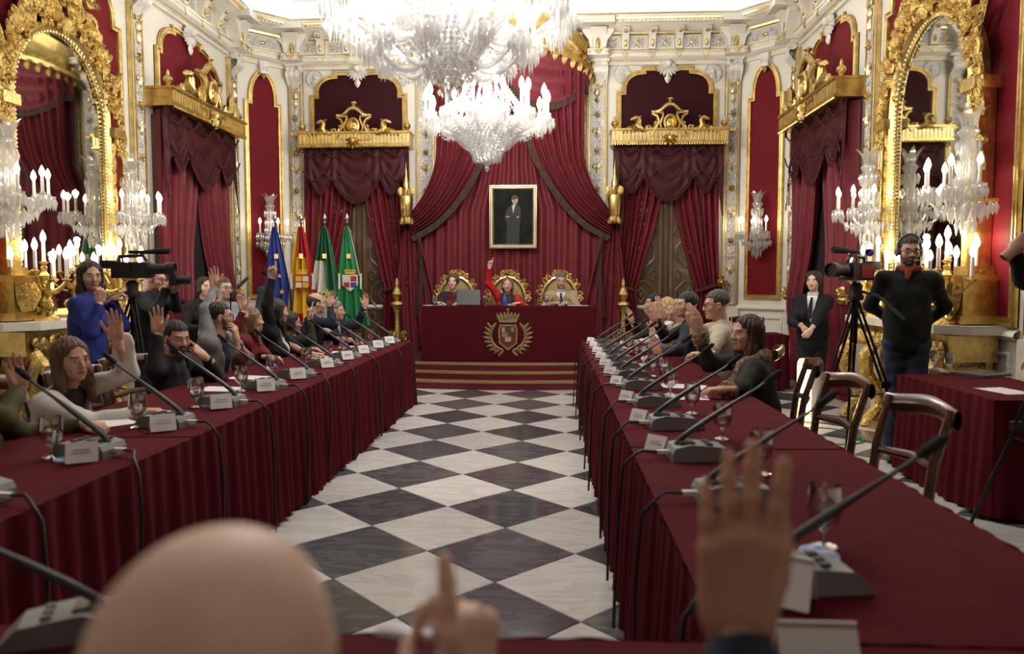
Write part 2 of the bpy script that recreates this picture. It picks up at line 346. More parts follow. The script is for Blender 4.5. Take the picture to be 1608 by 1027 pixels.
# --------------------------------------------------- pilasters
def pilaster_parts(w):
    sh = MB().box((0, -.03, 3.05), (w, .06, 4.05)); sh.box((0, -.045, .52), (w + .06, .09, 1.04)); sh.box((0, -.05, .1), (w + .1, .1, .2))
    ed = MB()
    for sx in (-1, 1):
        ed.box((sx * (w / 2 - .025), -.068, 3.0), (.018, .018, 3.85)); ed.box((sx * (w / 2 + .008), -.03, 3.0), (.012, .05, 3.95))
    ed.box((0, -.068, 1.1), (w - .03, .018, .018)); ed.box((0, -.068, 4.92), (w - .03, .018, .018))
    rel = MB(); rel.box((0, -.062, 3.0), (w - .09, .006, 3.7))
    rnd = random.Random(3); z = 1.25
    while z < 4.35:
        for sx in (-1, 1):
            scroll(rel, (sx * .035, z), .033, 1.1, 0 if sx > 0 else PI, sx, .008, -.068, n=10, seg=4); leaf(rel, (0, z + .04), (sx * .055, z + .12), .016, -.066, .012)
        leaf(rel, (0, z + .05), (0, z + .17), .02, -.066, .016); z += .21
    cap = MB()                                   # scrolled corbel and mask at the head
    cap.surf(8, 10, lambda u, t: ((u - .5) * (w + .03), -.06 - .10 * math.sin(t * PI) ** 2 - .05 * t - .01 * math.cos(u * 6 * PI), 4.72 + .34 * t))
    for sx in (-1, 1): cap.lathe([(0, -.02), (.055, -.02), (.055, .02), (0, .02)], 12, (sx * (w / 2 - .01), -.13, 5.0), axis=Matrix.Rotation(PI / 2, 3, 'Y'))
    cap.box((0, -.08, 5.06), (w + .08, .16, .05))
    mk = MB(); mk.ball((0, -.08, 4.56), (.05, .035, .07), 8); leaf(mk, (0, 4.5), (0, 4.36), .035, -.075, .03); scroll(mk, (-.045, 4.66), .04, 1.2, 0, 1, .011, -.08, n=12); scroll(mk, (.045, 4.66), .04, 1.2, PI, -1, .011, -.08, n=12)
    fl = MB(); rosette(fl, (0, 0), .06, 6, -.075, depth=.6)
    b2 = MB(); scroll(b2, (-.045, 0), .035, 1.2, 0, -1, .011, -.075, n=12); scroll(b2, (.045, 0), .035, 1.2, PI, 1, .011, -.075, n=12); leaf(b2, (0, .05), (0, -.12), .03, -.07, .03)
    return [('shaft', sh, 'cream'), ('gold_edge', ed, 'gold'), ('relief_strip', rel, 'relief_grey'), ('capital', cap, 'cream_relief'), ('mask', mk, 'gold_pale')], fl, b2
PIL = {}
def pilaster(wall, s, w):
    if w not in PIL:
        pr, fl, b2 = pilaster_parts(w); PIL[w] = [(n, m.mesh(n, mt), mt) for n, m, mt in pr], fl.mesh('gold_flower', 'gold'), b2.mesh('gold_spray', 'gold_pale')
    pr, fl, b2 = PIL[w]; p, a = on(wall, s); par = walls[wall]
    for n, me, _ in pr: wp('pilaster_' + n, wall, s, 0, me, None)
    for i, z in enumerate((1.7, 2.15, 2.62, 3.0, 3.38, 3.62, 3.95, 4.2)): wp('gold_flower' if i % 2 else 'gold_spray', wall, s, z, fl if i % 2 else b2, None)
for sg in (-1, 1):
    pilaster('back', sg * 1.41, .30); pilaster('back', sg * 3.6, .22)
for sg in (-1, 1): wp('gold_strip', 'back', sg * 1.2, 0, beads(MB().box((0, -.03, 3.2), (.05, .06, 3.5)), (0, -.06, 1.5), (0, -.06, 4.9), .018), 'gold')
for nm in ('left', 'right'):
    pilaster(nm, sv(nm, 11.7), .24); pilaster(nm, sv(nm, 8.97), .24); pilaster(nm, sv(nm, 5.85), .24); pilaster(nm, sv(nm, 1.5), .24)
# --------------------------------------------------- cornice
PLAN = [(-W, VN), (-W, VB - (W - CORN)), (-CORN, VB), (CORN, VB), (W, VB - (W - CORN)), (W, VN)]
def plan_sweep(mb, prof, mi=0, path=PLAN):
    P = [Vector(p) for p in path]; L = len(P); vs = []; k = len(prof)
    for i in range(L):
        a = (P[i] - P[i - 1]) if i else (P[1] - P[0]); b = (P[i + 1] - P[i]) if i < L - 1 else (P[-1] - P[-2]); a.normalize(); b.normalize()
        na = Vector((a.y, -a.x)); nb = Vector((b.y, -b.x)); m = (na + nb).normalized(); m = m / m.dot(nb)
        vs += [(P[i].x + m.x * n, P[i].y + m.y * n, z) for n, z in prof]
    return mb.add(vs, [(i * k + j, i * k + j + 1, (i + 1) * k + j + 1, (i + 1) * k + j) for i in range(L - 1) for j in range(k - 1)], mi)
cor = structure('trim_1', plan_sweep(MB(), [(0, 5.000), (.05, 5.000), (.05, 5.049), (.09, 5.082), (.13, 5.115), (.13, 5.180), (.06, 5.213), (.06, 5.476), (.12, 5.508), (.2, 5.525), (.26, 5.574), (.34, 5.590), (.36, 5.640), (.40, 5.689), (.40, 5.722), (.32, 5.746), (0, 5.763)]), 'cream')
cor['label'] = 'cream cornice with gold lines under the ceiling'
for prof in ([(.05, 5.045), (.065, 5.045), (.065, 5.066), (.085, 5.066)], [(.13, 5.176), (.142, 5.176), (.142, 5.197), (.10, 5.201)], [(.06, 5.467), (.125, 5.467), (.135, 5.500), (.12, 5.508)], [(.355, 5.623), (.375, 5.623), (.385, 5.648), (.365, 5.648)], [(.40, 5.689), (.41, 5.697), (.41, 5.709), (.40, 5.718)]):
    plan_sweep(MB(), prof).obj('gold_line', 'gold_pale', cor)
def wall_to_world(wall, s, n, z): return on(wall, s, n, z)
br = MB(); br.prism([(-.06, 5.205), (-.135, 5.230), (-.15, 5.312), (-.19, 5.410), (-.26, 5.492), (-.30, 5.525), (-.06, 5.525)], -.055, .055, ax='x')
bri = MB(); bri.ball((0, -.155, 5.328), (.03, .03, .07), 8); bri.ball((0, -.25, 5.476), (.035, .04, .03), 8)
brt = MB().prism([(-.06, 5.164), (.06, 5.164), (0, 5.090)], -.11, -.145)
big = MB()
for t in (-1, 1): big.prism([(t * .09, 5.230), (t * .12, 5.230), (t * .15, 5.353), (t * .25, 5.476), (t * .25, 5.525), (t * .09, 5.525)][::t], -.06, -.24)
big.prism([(-.06, 5.082), (-.22, 5.098), (-.2, 5.230), (-.21, 5.353), (-.27, 5.459), (-.34, 5.525), (-.06, 5.525)], -.13, .13, ax='x'); big.box((0, -.2, 5.148), (.34, .2, .1)); big.box((0, -.30, 5.607), (.5, .3, .1))
bigi = MB(); bigi.ball((0, -.215, 5.312), (.04, .03, .10), 8); bigi.prism([(-.08, 5.180), (.08, 5.180), (0, 5.098)], -.29, -.31)
for sx in (-1, 1): rosette(bigi, (sx * .15, 5.148), .06, 5, -.28)
pan = MB(); sweep(pan, [(-.14, 5.238), (.14, 5.238), (.14, 5.451), (-.14, 5.451)], [(0, -.06), (0, -.085), (.02, -.085), (.02, -.062)]); pan.box((0, -.062, 5.344), (.25, .01, .19), 1)
for i in range(8): leaf(pan, (0, 5.344), (.11 * math.cos(i * PI / 4), 5.344 + .1 * math.sin(i * PI / 4)), .02, -.067, .02, 1, 3)
pang = MB().ball((0, -.075, 5.344), (.03, .02, .035), 8)
wpan = MB(); sweep(wpan, [(-.34, 5.238), (.34, 5.238), (.34, 5.451), (-.34, 5.451)], [(0, -.06), (0, -.085), (.02, -.085), (.02, -.062)]); wpan.box((0, -.062, 5.344), (.66, .01, .2), 1)
for sx in (-1, 1):
    for i in range(3): scroll(wpan, (sx * (.1 + .09 * i), 5.344 + .03 * (-1) ** i), .05, 1.3, i, sx, .008, -.07, 1, 10, seg=4)
wpang = MB().ball((0, -.075, 5.344), (.05, .02, .032), 8)
BRM = br.mesh('cornice_bracket', 'cream'), bri.mesh('bracket_gilding', 'gold'), brt.mesh('bracket_point', 'gold_pale'), big.mesh('cornice_console', 'cream'), bigi.mesh('console_gilding', 'gold'), pan.mesh('frieze_panel', ['cream', 'relief_grey']), pang.mesh('frieze_boss', 'gold'), wpan.mesh('frieze_panel', ['cream', 'relief_grey']), wpang.mesh('frieze_boss', 'gold')
def cp(me, wall, s):
    p, a = on(wall, s); link(me.name.split('.')[0], me, cor, p, a)
for s in (-3.6, -1.41, 1.41, 3.6): cp(BRM[3], 'back', s); cp(BRM[4], 'back', s)
for c in (-2.5, 0, 2.5):
    for i in range(4): s = c + (i - 1.5) * .43; cp(BRM[0], 'back', s); cp(BRM[1], 'back', s); cp(BRM[2], 'back', s)
    for i in range(5 if c else 5): s = c + (i - 2) * .43; cp(BRM[5], 'back', s); cp(BRM[6], 'back', s)
for nm in ('back_left', 'back_right'): cp(BRM[7], nm, 0); cp(BRM[8], nm, 0)
for nm in ('left', 'right'):
    for v in (11.7, 8.97, 5.681, 1.5): cp(BRM[3], nm, sv(nm, v)); cp(BRM[4], nm, sv(nm, v))
    for c in (10.33, 7.4, 3.7):
        for i in range(4): s = sv(nm, c + (i - 1.5) * .5); cp(BRM[0], nm, s); cp(BRM[1], nm, s); cp(BRM[2], nm, s)
        for i in range(5): s = sv(nm, c + (i - 2) * .5); cp(BRM[5], nm, s); cp(BRM[6], nm, s)
plan_sweep(MB(), [(.06, 5.775), (.06, 5.80), (.16, 5.80), (.16, 5.775)]).obj('cove_light_strip', 'cove_glow', cor)
bd = MB()
for a, b in zip(PLAN[:-1], PLAN[1:]):
    a = Vector(a); b = Vector(b); d = (b - a).normalized(); nn = Vector((d.y, -d.x)); L = (b - a).length
    i = .04
    while i < L - .02:
        p = a + d * i + nn * .345
        if p.y > 5: bd.ball((p.x, p.y, 5.611), (.022, .022, .02), 5)
        i += .062
o = bd.obj('bead_row', 'gold_pale', cor); o['kind'] = 'stuff'
# shells, portrait medallions over the arched panels
shl = MB()
for i in range(9):
    a = PI * (i + .5) / 9 + PI; leaf(shl, (0, 0), (.2 * math.cos(a), .17 * math.sin(a)), .035, -.05, .05)
    leaf(shl, (0, .02), (.15 * math.cos(a + PI), .11 * math.sin(a + PI)), .035, -.05, .05)
shl.ball((0, -.1, .02), .06, 10); leaf(shl, (0, -.14), (0, -.28), .05, -.06, .04)
shm = shl.mesh('shell_keystone', 'cream_relief')
med = MB().lathe([(.15, 0), (.15, .025), (.13, .035), (.12, .02), (0, .02)], 24, axis=Matrix.Rotation(PI / 2, 3, 'X')); med.ball((0, -.02, .02), (.05, .035, .065), 8); med.ball((0, -.02, -.07), (.075, .03, .05), 8)
mdm = med.mesh('portrait_medallion', 'relief_grey')
kst = MB().box((0, -.05, 0), (.12, .1, .2), taper=1.3); scroll(kst, (-.04, -.02), .04, 1.2, 0, 1, .012, -.1, n=10); scroll(kst, (.04, -.02), .04, 1.2, PI, -1, .012, -.1, n=10); leaf(kst, (0, -.08), (0, -.2), .035, -.08, .04, 1)
ksm = kst.mesh('keystone', ['cream_relief', 'gold'])
for sg in (-1, 1):
    wp('shell_keystone', 'back', sg * 2.55, 4.97, shm, None)
    for d in (-1, 1): wp('portrait_medallion', 'back', sg * 2.55 + d * .73, 4.86, mdm, None)
for nm in ('left', 'right'): wp('shell_keystone', nm, sv(nm, 10.3), 4.9, shm, None)
for nm in ('back_left', 'back_right'): wp('keystone', nm, 0, 4.95, ksm, None)
# --------------------------------------------------- doors behind the curtains
def ring(c, rx, rz, k, y=-.05, a0=PI / 8):
    return [(c[0] + rx * math.cos(a0 + 2 * PI * i / k), c[1] + rz * math.sin(a0 + 2 * PI * i / k)) for i in range(k)]
RP = [(0, -.02), (0, -.05), (.02, -.06), (.04, -.05), (.04, -.02)]
def carved_door(idx, wall, s):
    p, a = on(wall, s, 0, 0); d = structure('door_%d' % idx, MB().box((0, -.01, 1.85), (1.62, .05, 3.7)), 'door_wood', None, p, a)
    d['label'] = 'carved dark wooden double door behind red curtains'
    for sx in (-1, 1):
        leafm = MB(); cx = sx * .4
        sweep(leafm, [(cx - .34, .1), (cx + .34, .1), (cx + .34, 3.5), (cx - .34, 3.5)], [(0, -.03), (0, -.055), (.05, -.055), (.06, -.035)])
        for z in (.55, 1.25, 1.95, 2.65, 3.2):
            sweep(leafm, ring((cx, z), .26, .27, 8), RP); sweep(leafm, ring((cx, z), .13, .15, 4, a0=0), RP); leafm.ball((cx, -.05, z), (.05, .03, .05), 8)
            for t in (-1, 1): sweep(leafm, ring((cx + t * .2, z + .34), .075, .1, 6), [(0, -.03), (0, -.05), (.015, -.055), (.03, -.03)])
        leafm.obj('door_leaf', 'door_wood_raised', d)
    MB().box((0, -.05, 1.85), (.07, .06, 3.6)).obj('meeting_stile', 'door_wood', d)
carved_door(1, 'back', -2.55); carved_door(2, 'back', 2.55)
for i, nm in ((3, 'left'), (4, 'right')):
    p, a = on(nm, sv(nm, 10.3), 0, 0); d = structure('door_%d' % i, MB().box((0, -.01, 1.8), (1.9, .04, 3.6)), 'opening_shade', None, p, a)  # no door leaf: near-black slab paints the shade of the open doorway
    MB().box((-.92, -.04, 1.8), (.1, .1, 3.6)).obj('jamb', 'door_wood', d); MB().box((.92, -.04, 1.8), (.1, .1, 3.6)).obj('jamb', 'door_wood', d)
# ================================================================ pelmets, curtains, canopy
def pelmet_meshes(hw):
    band = MB(); band.box((0, -.18, .12), (2 * hw, .36, .2)); band.box((0, -.19, .225), (2 * hw + .04, .4, .03)); band.box((0, -.19, .015), (2 * hw + .02, .38, .03))
    flute = MB(); n = 30
    for i in range(n): flute.box((-hw + (i + .5) * 2 * hw / n, -.365, .12), (2 * hw / n * .55, .02, .14))
    rope = beads(MB(), (-hw, -.37, -.01), (hw, -.37, -.01), .017)
    cr = MB(); y = -.33
    # centre: oval cartouche with open strapwork, bow-shaped top, leaf drop
    sweep(cr, [(.135 * math.cos(t), .42 + .17 * math.sin(t)) for t in [2 * PI * i / 20 for i in range(20)]], [(0, y), (0, y - .05), (.03, y - .07), (.05, y - .02)])
    cr.ball((0, y, .42), (.1, .03, .13), 12); cr.ball((0, y - .04, .46), (.03, .025, .04), 8); cr.ball((0, y - .04, .38), (.05, .025, .05), 8)
    half = MB()
    half.tube([(0, y - .02, .78), (.07, y - .02, .77), (.14, y - .02, .71), (.2, y - .02, .655), (.27, y - .02, .64)], [.042, .04, .036, .034, .015], 6)
    half.tube([(.15, y, .64), (.14, y - .01, .56), (.17, y - .02, .48), (.2, y - .01, .4), (.17, y, .3), (.2, y, .22)], [.024, .032, .034, .034, .03, .024], 6)
    half.prism([(.16, .6), (.36, .62), (.36, .655), (.2, .655)], y - .03, y + .02)
    half.tube([(.35, y, .6), (.26, y - .02, .55), (.22, y - .02, .44), (.29, y - .02, .3), (.37, y - .02, .17)], [.028, .034, .03, .032, .038], 6)
    half.tube([(.24, y, .38), (.33, y, .36), (.31, y, .28)], .016, 5)
    sweep(half, [(.24, .41), (.28, .37), (.32, .41), (.28, .45)], [(0, y), (0, y - .03), (.014, y - .03), (.014, y)])
    half.prism([(.2, .12), (.39, .12), (.36, .16), (.24, .16)], y - .05, y - .02)
    # dragon looking outwards: coiled tail, chest, neck, open beak
    half.tube([(.36, y, .29), (.40, y, .36), (.46, y - .01, .35), (.45, y, .28), (.5, y - .02, .26), (.6, y - .02, .29), (.64, y - .03, .36), (.62, y - .03, .46), (.66, y - .03, .51), (.74, y - .03, .49), (.78, y - .03, .47)], [.012, .024, .03, .036, .055, .07, .065, .048, .046, .03, .008], 7)
    half.ball((.68, y - .03, .53), (.03, .025, .02), 6); leaf(half, (.62, .5), (.56, .57), .02, y - .03, .02)
    for i in range(5): leaf(half, (.5 + .05 * i, .24), (.6 + .05 * i, .36 + .02 * (i % 2)), .03, y - .05, .03)
    scroll(half, (.78, .27), .07, 1.4, PI / 2, -1, .02, y - .02, n=16); scroll(half, (.9, .24), .045, 1.3, PI, -1, .016, y - .02, n=14)
    for i in range(4): leaf(half, (.7 + .07 * i, .22), (.76 + .07 * i, .32 - .03 * i), .03, y - .03, .03)
    half.mirror_x(); cr.merge(half); cr.merge(half, Matrix.Translation((0, .02, .0)) @ Matrix.Diagonal((1.03, 1, 1.02, 1)))
    cr.lathe([(.0, 0), (.03, .0), (.045, .03), (.03, .06), (.035, .075), (.06, .09), (.055, .11), (.03, .1)], 10, (0, y, .8)); scroll(cr, (.02, .89), .04, 1.2, 0, 1, .012, y, n=10)
    for i in range(7): a = PI + PI * i / 6; leaf(cr, (0, .16), (.16 * math.cos(a), .12 + .2 * math.sin(a)), .035, y - .06, .05)
    cr.ball((0, y - .09, .1), (.06, .05, .07), 8); cr.ball((0, y - .08, -.03), .035, 8)
    urn = MB().lathe([(0, 0), (.04, 0), (.025, .03), (.06, .08), (.05, .12), (.02, .14), (.02, .18), (0, .22)], 10, (0, -.28, .24))
    k_ = .78 if hw < 1 else .98; cr.v = [(x * k_, yy, z * k_) for x, yy, z in cr.v]
    return band.mesh('band', 'gold'), flute.mesh('fluting', 'gold_pale'), rope.mesh('rope_moulding', 'gold'), cr.mesh('crest', 'gold'), urn.mesh('urn_finial', 'gold')
def pelmet(ms, wall, s, z, hw, label):
    p, a = on(wall, s, 0, z); t = thing('gilt_pelmet', label, 'pelmet', p, a, 'gilt pelmets over the doors')
    for m in ms[:4]: link(m.name.split('.')[0], m, t)
    for sx in (-1, 1): link('urn_finial', ms[4], t, (sx * (hw - .05), 0, 0))
    return t
PMB = pelmet_meshes(.92); PMS = pelmet_meshes(1.1)
pelmet(PMB, 'back', -2.55, 3.68, .92, 'carved gilt pelmet with dragon crest above the door behind the flags')
pelmet(PMB, 'back', 2.55, 3.68, .92, 'carved gilt pelmet with dragon crest above the carved door behind the raised hands')
pelmet(PMS, 'left', sv('left', 10.3), 3.68, 1.1, 'carved gilt pelmet above the side door behind the photographers')
pelmet(PMS, 'right', sv('right', 10.3), 3.68, 1.1, 'carved gilt pelmet above the side door behind the woman attendant')
def catmull(P, t):
    n = len(P) - 1; x = min(max(t, 0), .99999) * n; i = int(x); f = x - i; g = lambda k: Vector(P[min(max(k, 0), n)])
    a, b, c, d = g(i - 1), g(i), g(i + 1), g(i + 2)
    return .5 * ((2 * b) + (c - a) * f + (2 * a - 5 * b + 4 * c - d) * f * f + (3 * b - a - 3 * c + d) * f ** 3)
def curtain_mesh(w, ztop, ztie, gather, nf=7, seed=0):
    """half of a curtain pair: outer edge at x=0, inner edge at x=w on top, swept back to 'gather' at the tie"""
    rd = random.Random(seed); ph = [rd.random() * 6 for _ in range(4)]
    def fn(a, t):
        z = ztop + (0.02 - ztop) * t; tt = (ztop - z) / (ztop - ztie)
        if tt < 1: wd = w + (gather - w) * tt ** 1.5
        else: wd = gather + .12 * min(1, (tt - 1) * 2)
        am = .045 * (.5 + .5 * min(1, wd / w)) + .012
        x = a * wd + .012 * math.sin(9 * a + ph[0] + z)
        n = .10 + am * math.sin(2 * PI * nf * a + ph[1] + .5 * math.sin(z * 1.3)) + .02 * math.sin(2 * PI * 2.3 * a + ph[2]) + .05 * math.exp(-((tt - 1) * 5) ** 2) * 1.5
        return (x, -n, z)
    return MB().surf(72, 34, fn)
def valance_mesh(hw, seed=1):
    def bot(u):                                                   # scalloped lower edge, deepest in the middle
        a = abs(u); return -.48 - .39 * math.cos(PI / 2 * a / .45) ** .8 if a < .45 else (-.48 - .25 * math.sin(PI * (a - .45) / .43) if a < .88 else -.48 - .62 * min(1, (a - .88) / .1))
    def fn(u, t):
        x = (u - .5) * 2; zb = bot(x); z = zb * t
        k = abs(x) / .45 * .5 + .5 if abs(x) < .45 else (abs(x) - .45) / .43; sw = max(0, math.sin(PI * k))
        n = .2 + .022 * math.sin(t * 15 - 4 * sw) * sw + .03 * t + .012 * math.sin(x * 40) * (1 - sw)
        return (x * hw, -n, z)
    m = MB().surf(90, 26, fn)
    fr = MB(); fr.surf(180, 4, lambda u, t: ((u - .5) * 2 * hw, -.245 - .012 * math.sin(u * 700) - .006 * t, bot((u - .5) * 2) + .015 - .085 * t))
    cd = []
    for k in range(5):
        c = -1 + .4 * (k + .5); cd += [MB(), MB(), MB()]; cd[-3].tube([((c - .2 + .4 * i / 12) * hw, -.27, -.05 - .13 * math.sin(PI * i / 12)) for i in range(13)], .011, 5)
        cd[-2].tube([((c - .2) * hw + .04 * math.cos(t), -.27, -.06 + .04 * math.sin(t)) for t in [2 * PI * i / 10 for i in range(11)]], .009, 5)
        cd[-1].tube([((c - .2 + .4 * i / 12) * hw, -.28, -.40 - .16 * math.sin(PI * i / 12)) for i in range(13)], .011, 5)
    return m, fr, cd
def curtain_set(wall, s, hw, ztop, ztie, lab, near, gather=.42):
    p, a = on(wall, s)
    for sx in (-1, 1):
        g = MB().merge(curtain_mesh(hw, ztop, ztie, gather, 7, 5 if sx > 0 else 9), Matrix.Translation((0, 0, 0)))
        vs = [((-hw + x) if sx < 0 else (hw - x), y, z) for x, y, z in g.v]; g.v = vs
        t = thing('door_curtain', 'tied-back red curtain next to the %s, %s' % (near[sx > 0], lab), 'curtain', p, a, 'pairs of red door curtains')
        g.obj('drape', 'curtain_red', t)
        tb = MB().tube([((sx * (hw - gather * (.0 + 1.08 * i / 12))), -.17 - .07 * math.sin(PI * i / 12), ztie + .1 - .14 * i / 12) for i in range(13)], .03, 6); tb.obj('tieback', 'fringe_red', t)
        bs = MB(); rosette(bs, (sx * (hw + .02), ztie + .12), .11, 7, -.2, depth=.6); scroll(bs, (sx * (hw + .1), ztie + .05), .06, 1.3, 0, 1, .018, -.18); bs.tube([(sx * (hw + .03), 0, ztie + .1), (sx * (hw + .03), -.2, ztie + .12)], .018, 6); bs.obj('gilt_holdback', 'gold', t)
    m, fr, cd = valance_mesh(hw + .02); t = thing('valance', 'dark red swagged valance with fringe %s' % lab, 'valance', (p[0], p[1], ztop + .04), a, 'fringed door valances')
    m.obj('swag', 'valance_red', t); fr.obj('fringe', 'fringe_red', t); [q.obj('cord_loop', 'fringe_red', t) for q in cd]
curtain_set('back', -2.55, .86, 3.66, 1.35, 'at the carved door behind the flags', ('narrow panel', 'canopy'))
curtain_set('back', 2.55, .86, 3.66, 1.35, 'at the carved door behind the raised hands', ('canopy', 'narrow panel'), gather=.36)
curtain_set('left', sv('left', 10.3), 1.05, 3.66, 1.2, 'at the side door behind the photographers', ('mirror', 'narrow panel'), gather=.62)
curtain_set('right', sv('right', 10.3), 1.05, 3.66, 1.2, 'at the side door behind the woman attendant', ('narrow panel', 'mirror'), gather=.62)
# ---- canopy of state behind the presiding desk
def hang(a, t):
    z = 4.95 - 4.62 * t; k = min(1, max(0, (3.25 - z) / .5)); x = (2 * a - 1) * (1.16 + .46 * k * k * (3 - 2 * k))
    return (x, VB - .1 - .12 * k - .035 * math.sin(a * 2 * PI * 17 + .6 * math.sin(z)) - .02 * math.sin(a * 2 * PI * 6.3 + 1), z)
MB().surf(220, 12, hang).obj('canopy_backcloth', 'canopy_red', label='pleated red backcloth hung on the wall behind the portrait', cat='drapery')
CI = [(.1, 4.85), (.24, 4.2), (.38, 3.63), (.56, 3.25), (.86, 2.79), (1.22, 2.43), (1.62, 2.2)]
CO = [(1.2, 4.8), (1.19, 4.3), (1.18, 3.8), (1.21, 3.4), (1.34, 3.02), (1.52, 2.74), (1.68, 2.56)]
def drape(sx):
    t = thing('canopy_drape', 'heavy red canopy drape swept to the gilt bracket by the %s' % ('flags' if sx < 0 else 'raised hands'), 'drapery', (0, 0, 0), 0, 'canopy drapes either side of the portrait')
    def fn(a, k):
        i = catmull(CI, k); o = catmull(CO, k); p = i.lerp(o, a); wd = (o - i).length
        n = .42 - .12 * k + (.03 + .025 * wd) * math.sin(a * 2 * PI * 8 + 2 * k) + .02 * math.sin(a * 2 * PI * 3 + k * 5) + .05 * math.sin(PI * a)
        return (sx * p.x, VB - n, p.y)
    MB().surf(96, 44, fn).obj('swag', 'canopy_red', t)
    def fr(a, k):
        i = catmull(CI, k); j = catmull(CI, k + .02) - i; j.normalize() if j.length else None
        q = i + Vector((-j.y, j.x)) * (.02 - .15 * a) * -1; q = i + (Vector((j.y, -j.x)) * (-.02 + .10 * a)) ; return (sx * q.x, VB - (.47 - .12 * k) - .008 * math.sin(k * 900), q.y)
    MB().surf(4, 160, fr).obj('fringe', 'fringe_brown', t)
    def tail(a, k):
        z = 2.5 - 2.1 * k; c = 1.66 - .1 * k; hwd = .07 + .26 * min(1, k * 1.6) ** .8
        return (sx * (c + (a - .55) * 2 * hwd), VB - .27 - .035 * math.sin(a * 2 * PI * 5 + k) - .02 * math.sin(a * 14 + 3 * k), z)
    MB().surf(60, 26, tail).obj('tail', 'canopy_red', t)
    MB().surf(3, 40, lambda a, k: (sx * (1.46 + .07 * a - .05 * math.sin(k * 4)), VB - .36 - .03 * math.sin(k * 9 + 3 * a), 2.2 - 1.3 * k)).obj('tail_fringe', 'fringe_brown', t)
    ft = lambda a: 4.83 + .36 * (1 - ((.02 + 1.24 * a) / 1.36) ** 2); fy = lambda a: .14 + .46 * math.sqrt(max(0, 1 - ((.02 + 1.24 * a) / 1.3) ** 2))
    sw = MB()                                                      # short festoon below the crown
    sw.surf(30, 16, lambda a, k: (sx * (.02 + 1.24 * a), VB - fy(a) - .05 * math.sin(k * 14) * math.sin(PI * a), ft(a) - k * (ft(a) - 4.86 + .28 + .3 * math.sin(PI * min(1, a * 1.1)) ** .7)))
    sw.obj('festoon', 'canopy_red', t)
    MB().surf(60, 3, lambda a, k: (sx * (.02 + 1.24 * a), VB - fy(a) - .03 - .01 * math.sin(a * 300), 4.86 - (.28 + .3 * math.sin(PI * min(1, a * 1.1)) ** .7) + .02 - .13 * k)).obj('festoon_fringe', 'fringe_brown', t)
drape(-1); drape(1)
cw = thing('gilt_baldachin', 'gilt carved canopy top above the portrait drapery, under the cornice', 'canopy', (0, VB - .02, 4.82))
def crown(a, k):
    th = PI * a; pr = [(1.0, 0), (1.03, .05), (.98, .1), (.9, .16), (.88, .26), (.94, .36), (.97, .4), (.9, .42)]; i = k * (len(pr) - 1); j = int(min(i, len(pr) - 1.001)); f = i - j
    r = pr[j][0] * (1 - f) + pr[j + 1][0] * f; z = pr[j][1] * (1 - f) + pr[j + 1][1] * f
    return (1.36 * r * math.cos(th), -.62 * r * math.sin(th), z * (1 + .5 * math.sin(th)) + .35 * math.sin(th) ** 2)
MB().surf(48, 21, crown).obj('crown_band', 'gold', cw)
for i in range(23):
    th = PI * (i + .5) / 23; x = 1.37 * math.cos(th); y = -.64 * math.sin(th); z = .35 * math.sin(th) ** 2; q = MB(); leaf(q, (0, .02), (0, -.14), .07, 0, .05); scroll(q, (0, .14), .05, 1.2, 0, 1, .016, -.02)
    q.obj('leaf_drop', 'gold_carved', cw, (x, y, z), th - PI / 2)
for sx in (-1, 1):
    q = MB(); scroll(q, (sx * 1.3, .5), .11, 1.4, PI / 2, -sx, .028, -.12); leaf(q, (sx * 1.3, .3), (sx * 1.42, .75), .07, -.1, .05); rosette(q, (sx * 1.22, .36), .12, 6, -.14); q.obj('corner_scroll', 'gold_carved', cw)
# gilt brackets that hold the canopy drapes
def gilt_bracket(sx):
    t = thing('gilt_drape_bracket', 'gilt spired bracket holding the canopy drape beside the %s' % ('flags' if sx < 0 else 'carved door behind the raised hands'), 'bracket', (sx * 1.68, VB - .42, 2.5))
    MB().lathe([(.0, 0), (.07, 0), (.09, .05), (.1, .2), (.115, .32), (.1, .36), (.06, .37)], 14).obj('basket', 'gold', t)
    s_ = MB().lathe([(.07, .36), (.075, .42), (.05, .5), (.06, .54), (.035, .62), (.02, .7), (.028, .72), (.01, .8), (0, .92)], 10); s_.obj('spire', 'gold', t)
    f = MB()
    for k in range(8): q = MB(); leaf(q, (0, .02), (0, -.1), .04, -.08, .03); leaf(q, (0, .34), (0, .5), .035, -.09, .05); f.merge(q, Matrix.Rotation(k * PI / 4, 4, 'Z'))
    f.obj('leaves', 'gold_carved', t); MB().tube([(0, 0, .2), (0, .3, .22), (0, .42, .22)], .025, 6).obj('wall_arm', 'gold', t)
gilt_bracket(-1); gilt_bracket(1)
# gilt torchere stands at the foot of the drapes
def torchere(x, y, lab):
    t = thing('gilt_torchere', lab, 'stand', (x, y, 0), 0); t.scale = (.8, .8, 1)
    b = MB().lathe([(.0, 0), (.2, 0), (.2, .05), (.14, .1), (.06, .18), (.05, .5), (.09, .62), (.05, .75), (.045, .95), (.08, 1.05), (.13, 1.12), (.11, 1.16), (0, 1.17)], 12); b.obj('column', 'gold_carved', t)
    for k in range(3):
        q = MB(); scroll(q, (.16, .2), .13, 1.3, PI / 2, -1, .035, 0, n=18); scroll(q, (.13, .62), .09, 1.3, -PI / 2, 1, .028, 0, n=18); leaf(q, (.06, .3), (.2, .5), .05, 0, .04)
        o = q.obj('scroll_foot', 'gold', t); o.rotation_euler.z = k * 2 * PI / 3 + .5
    MB().lathe([(0, 1.17), (.05, 1.17), (.1, 1.28), (.06, 1.36), (.03, 1.4), (.04, 1.48), (0, 1.55)], 10).obj('flame_finial', 'gold_carved', t)
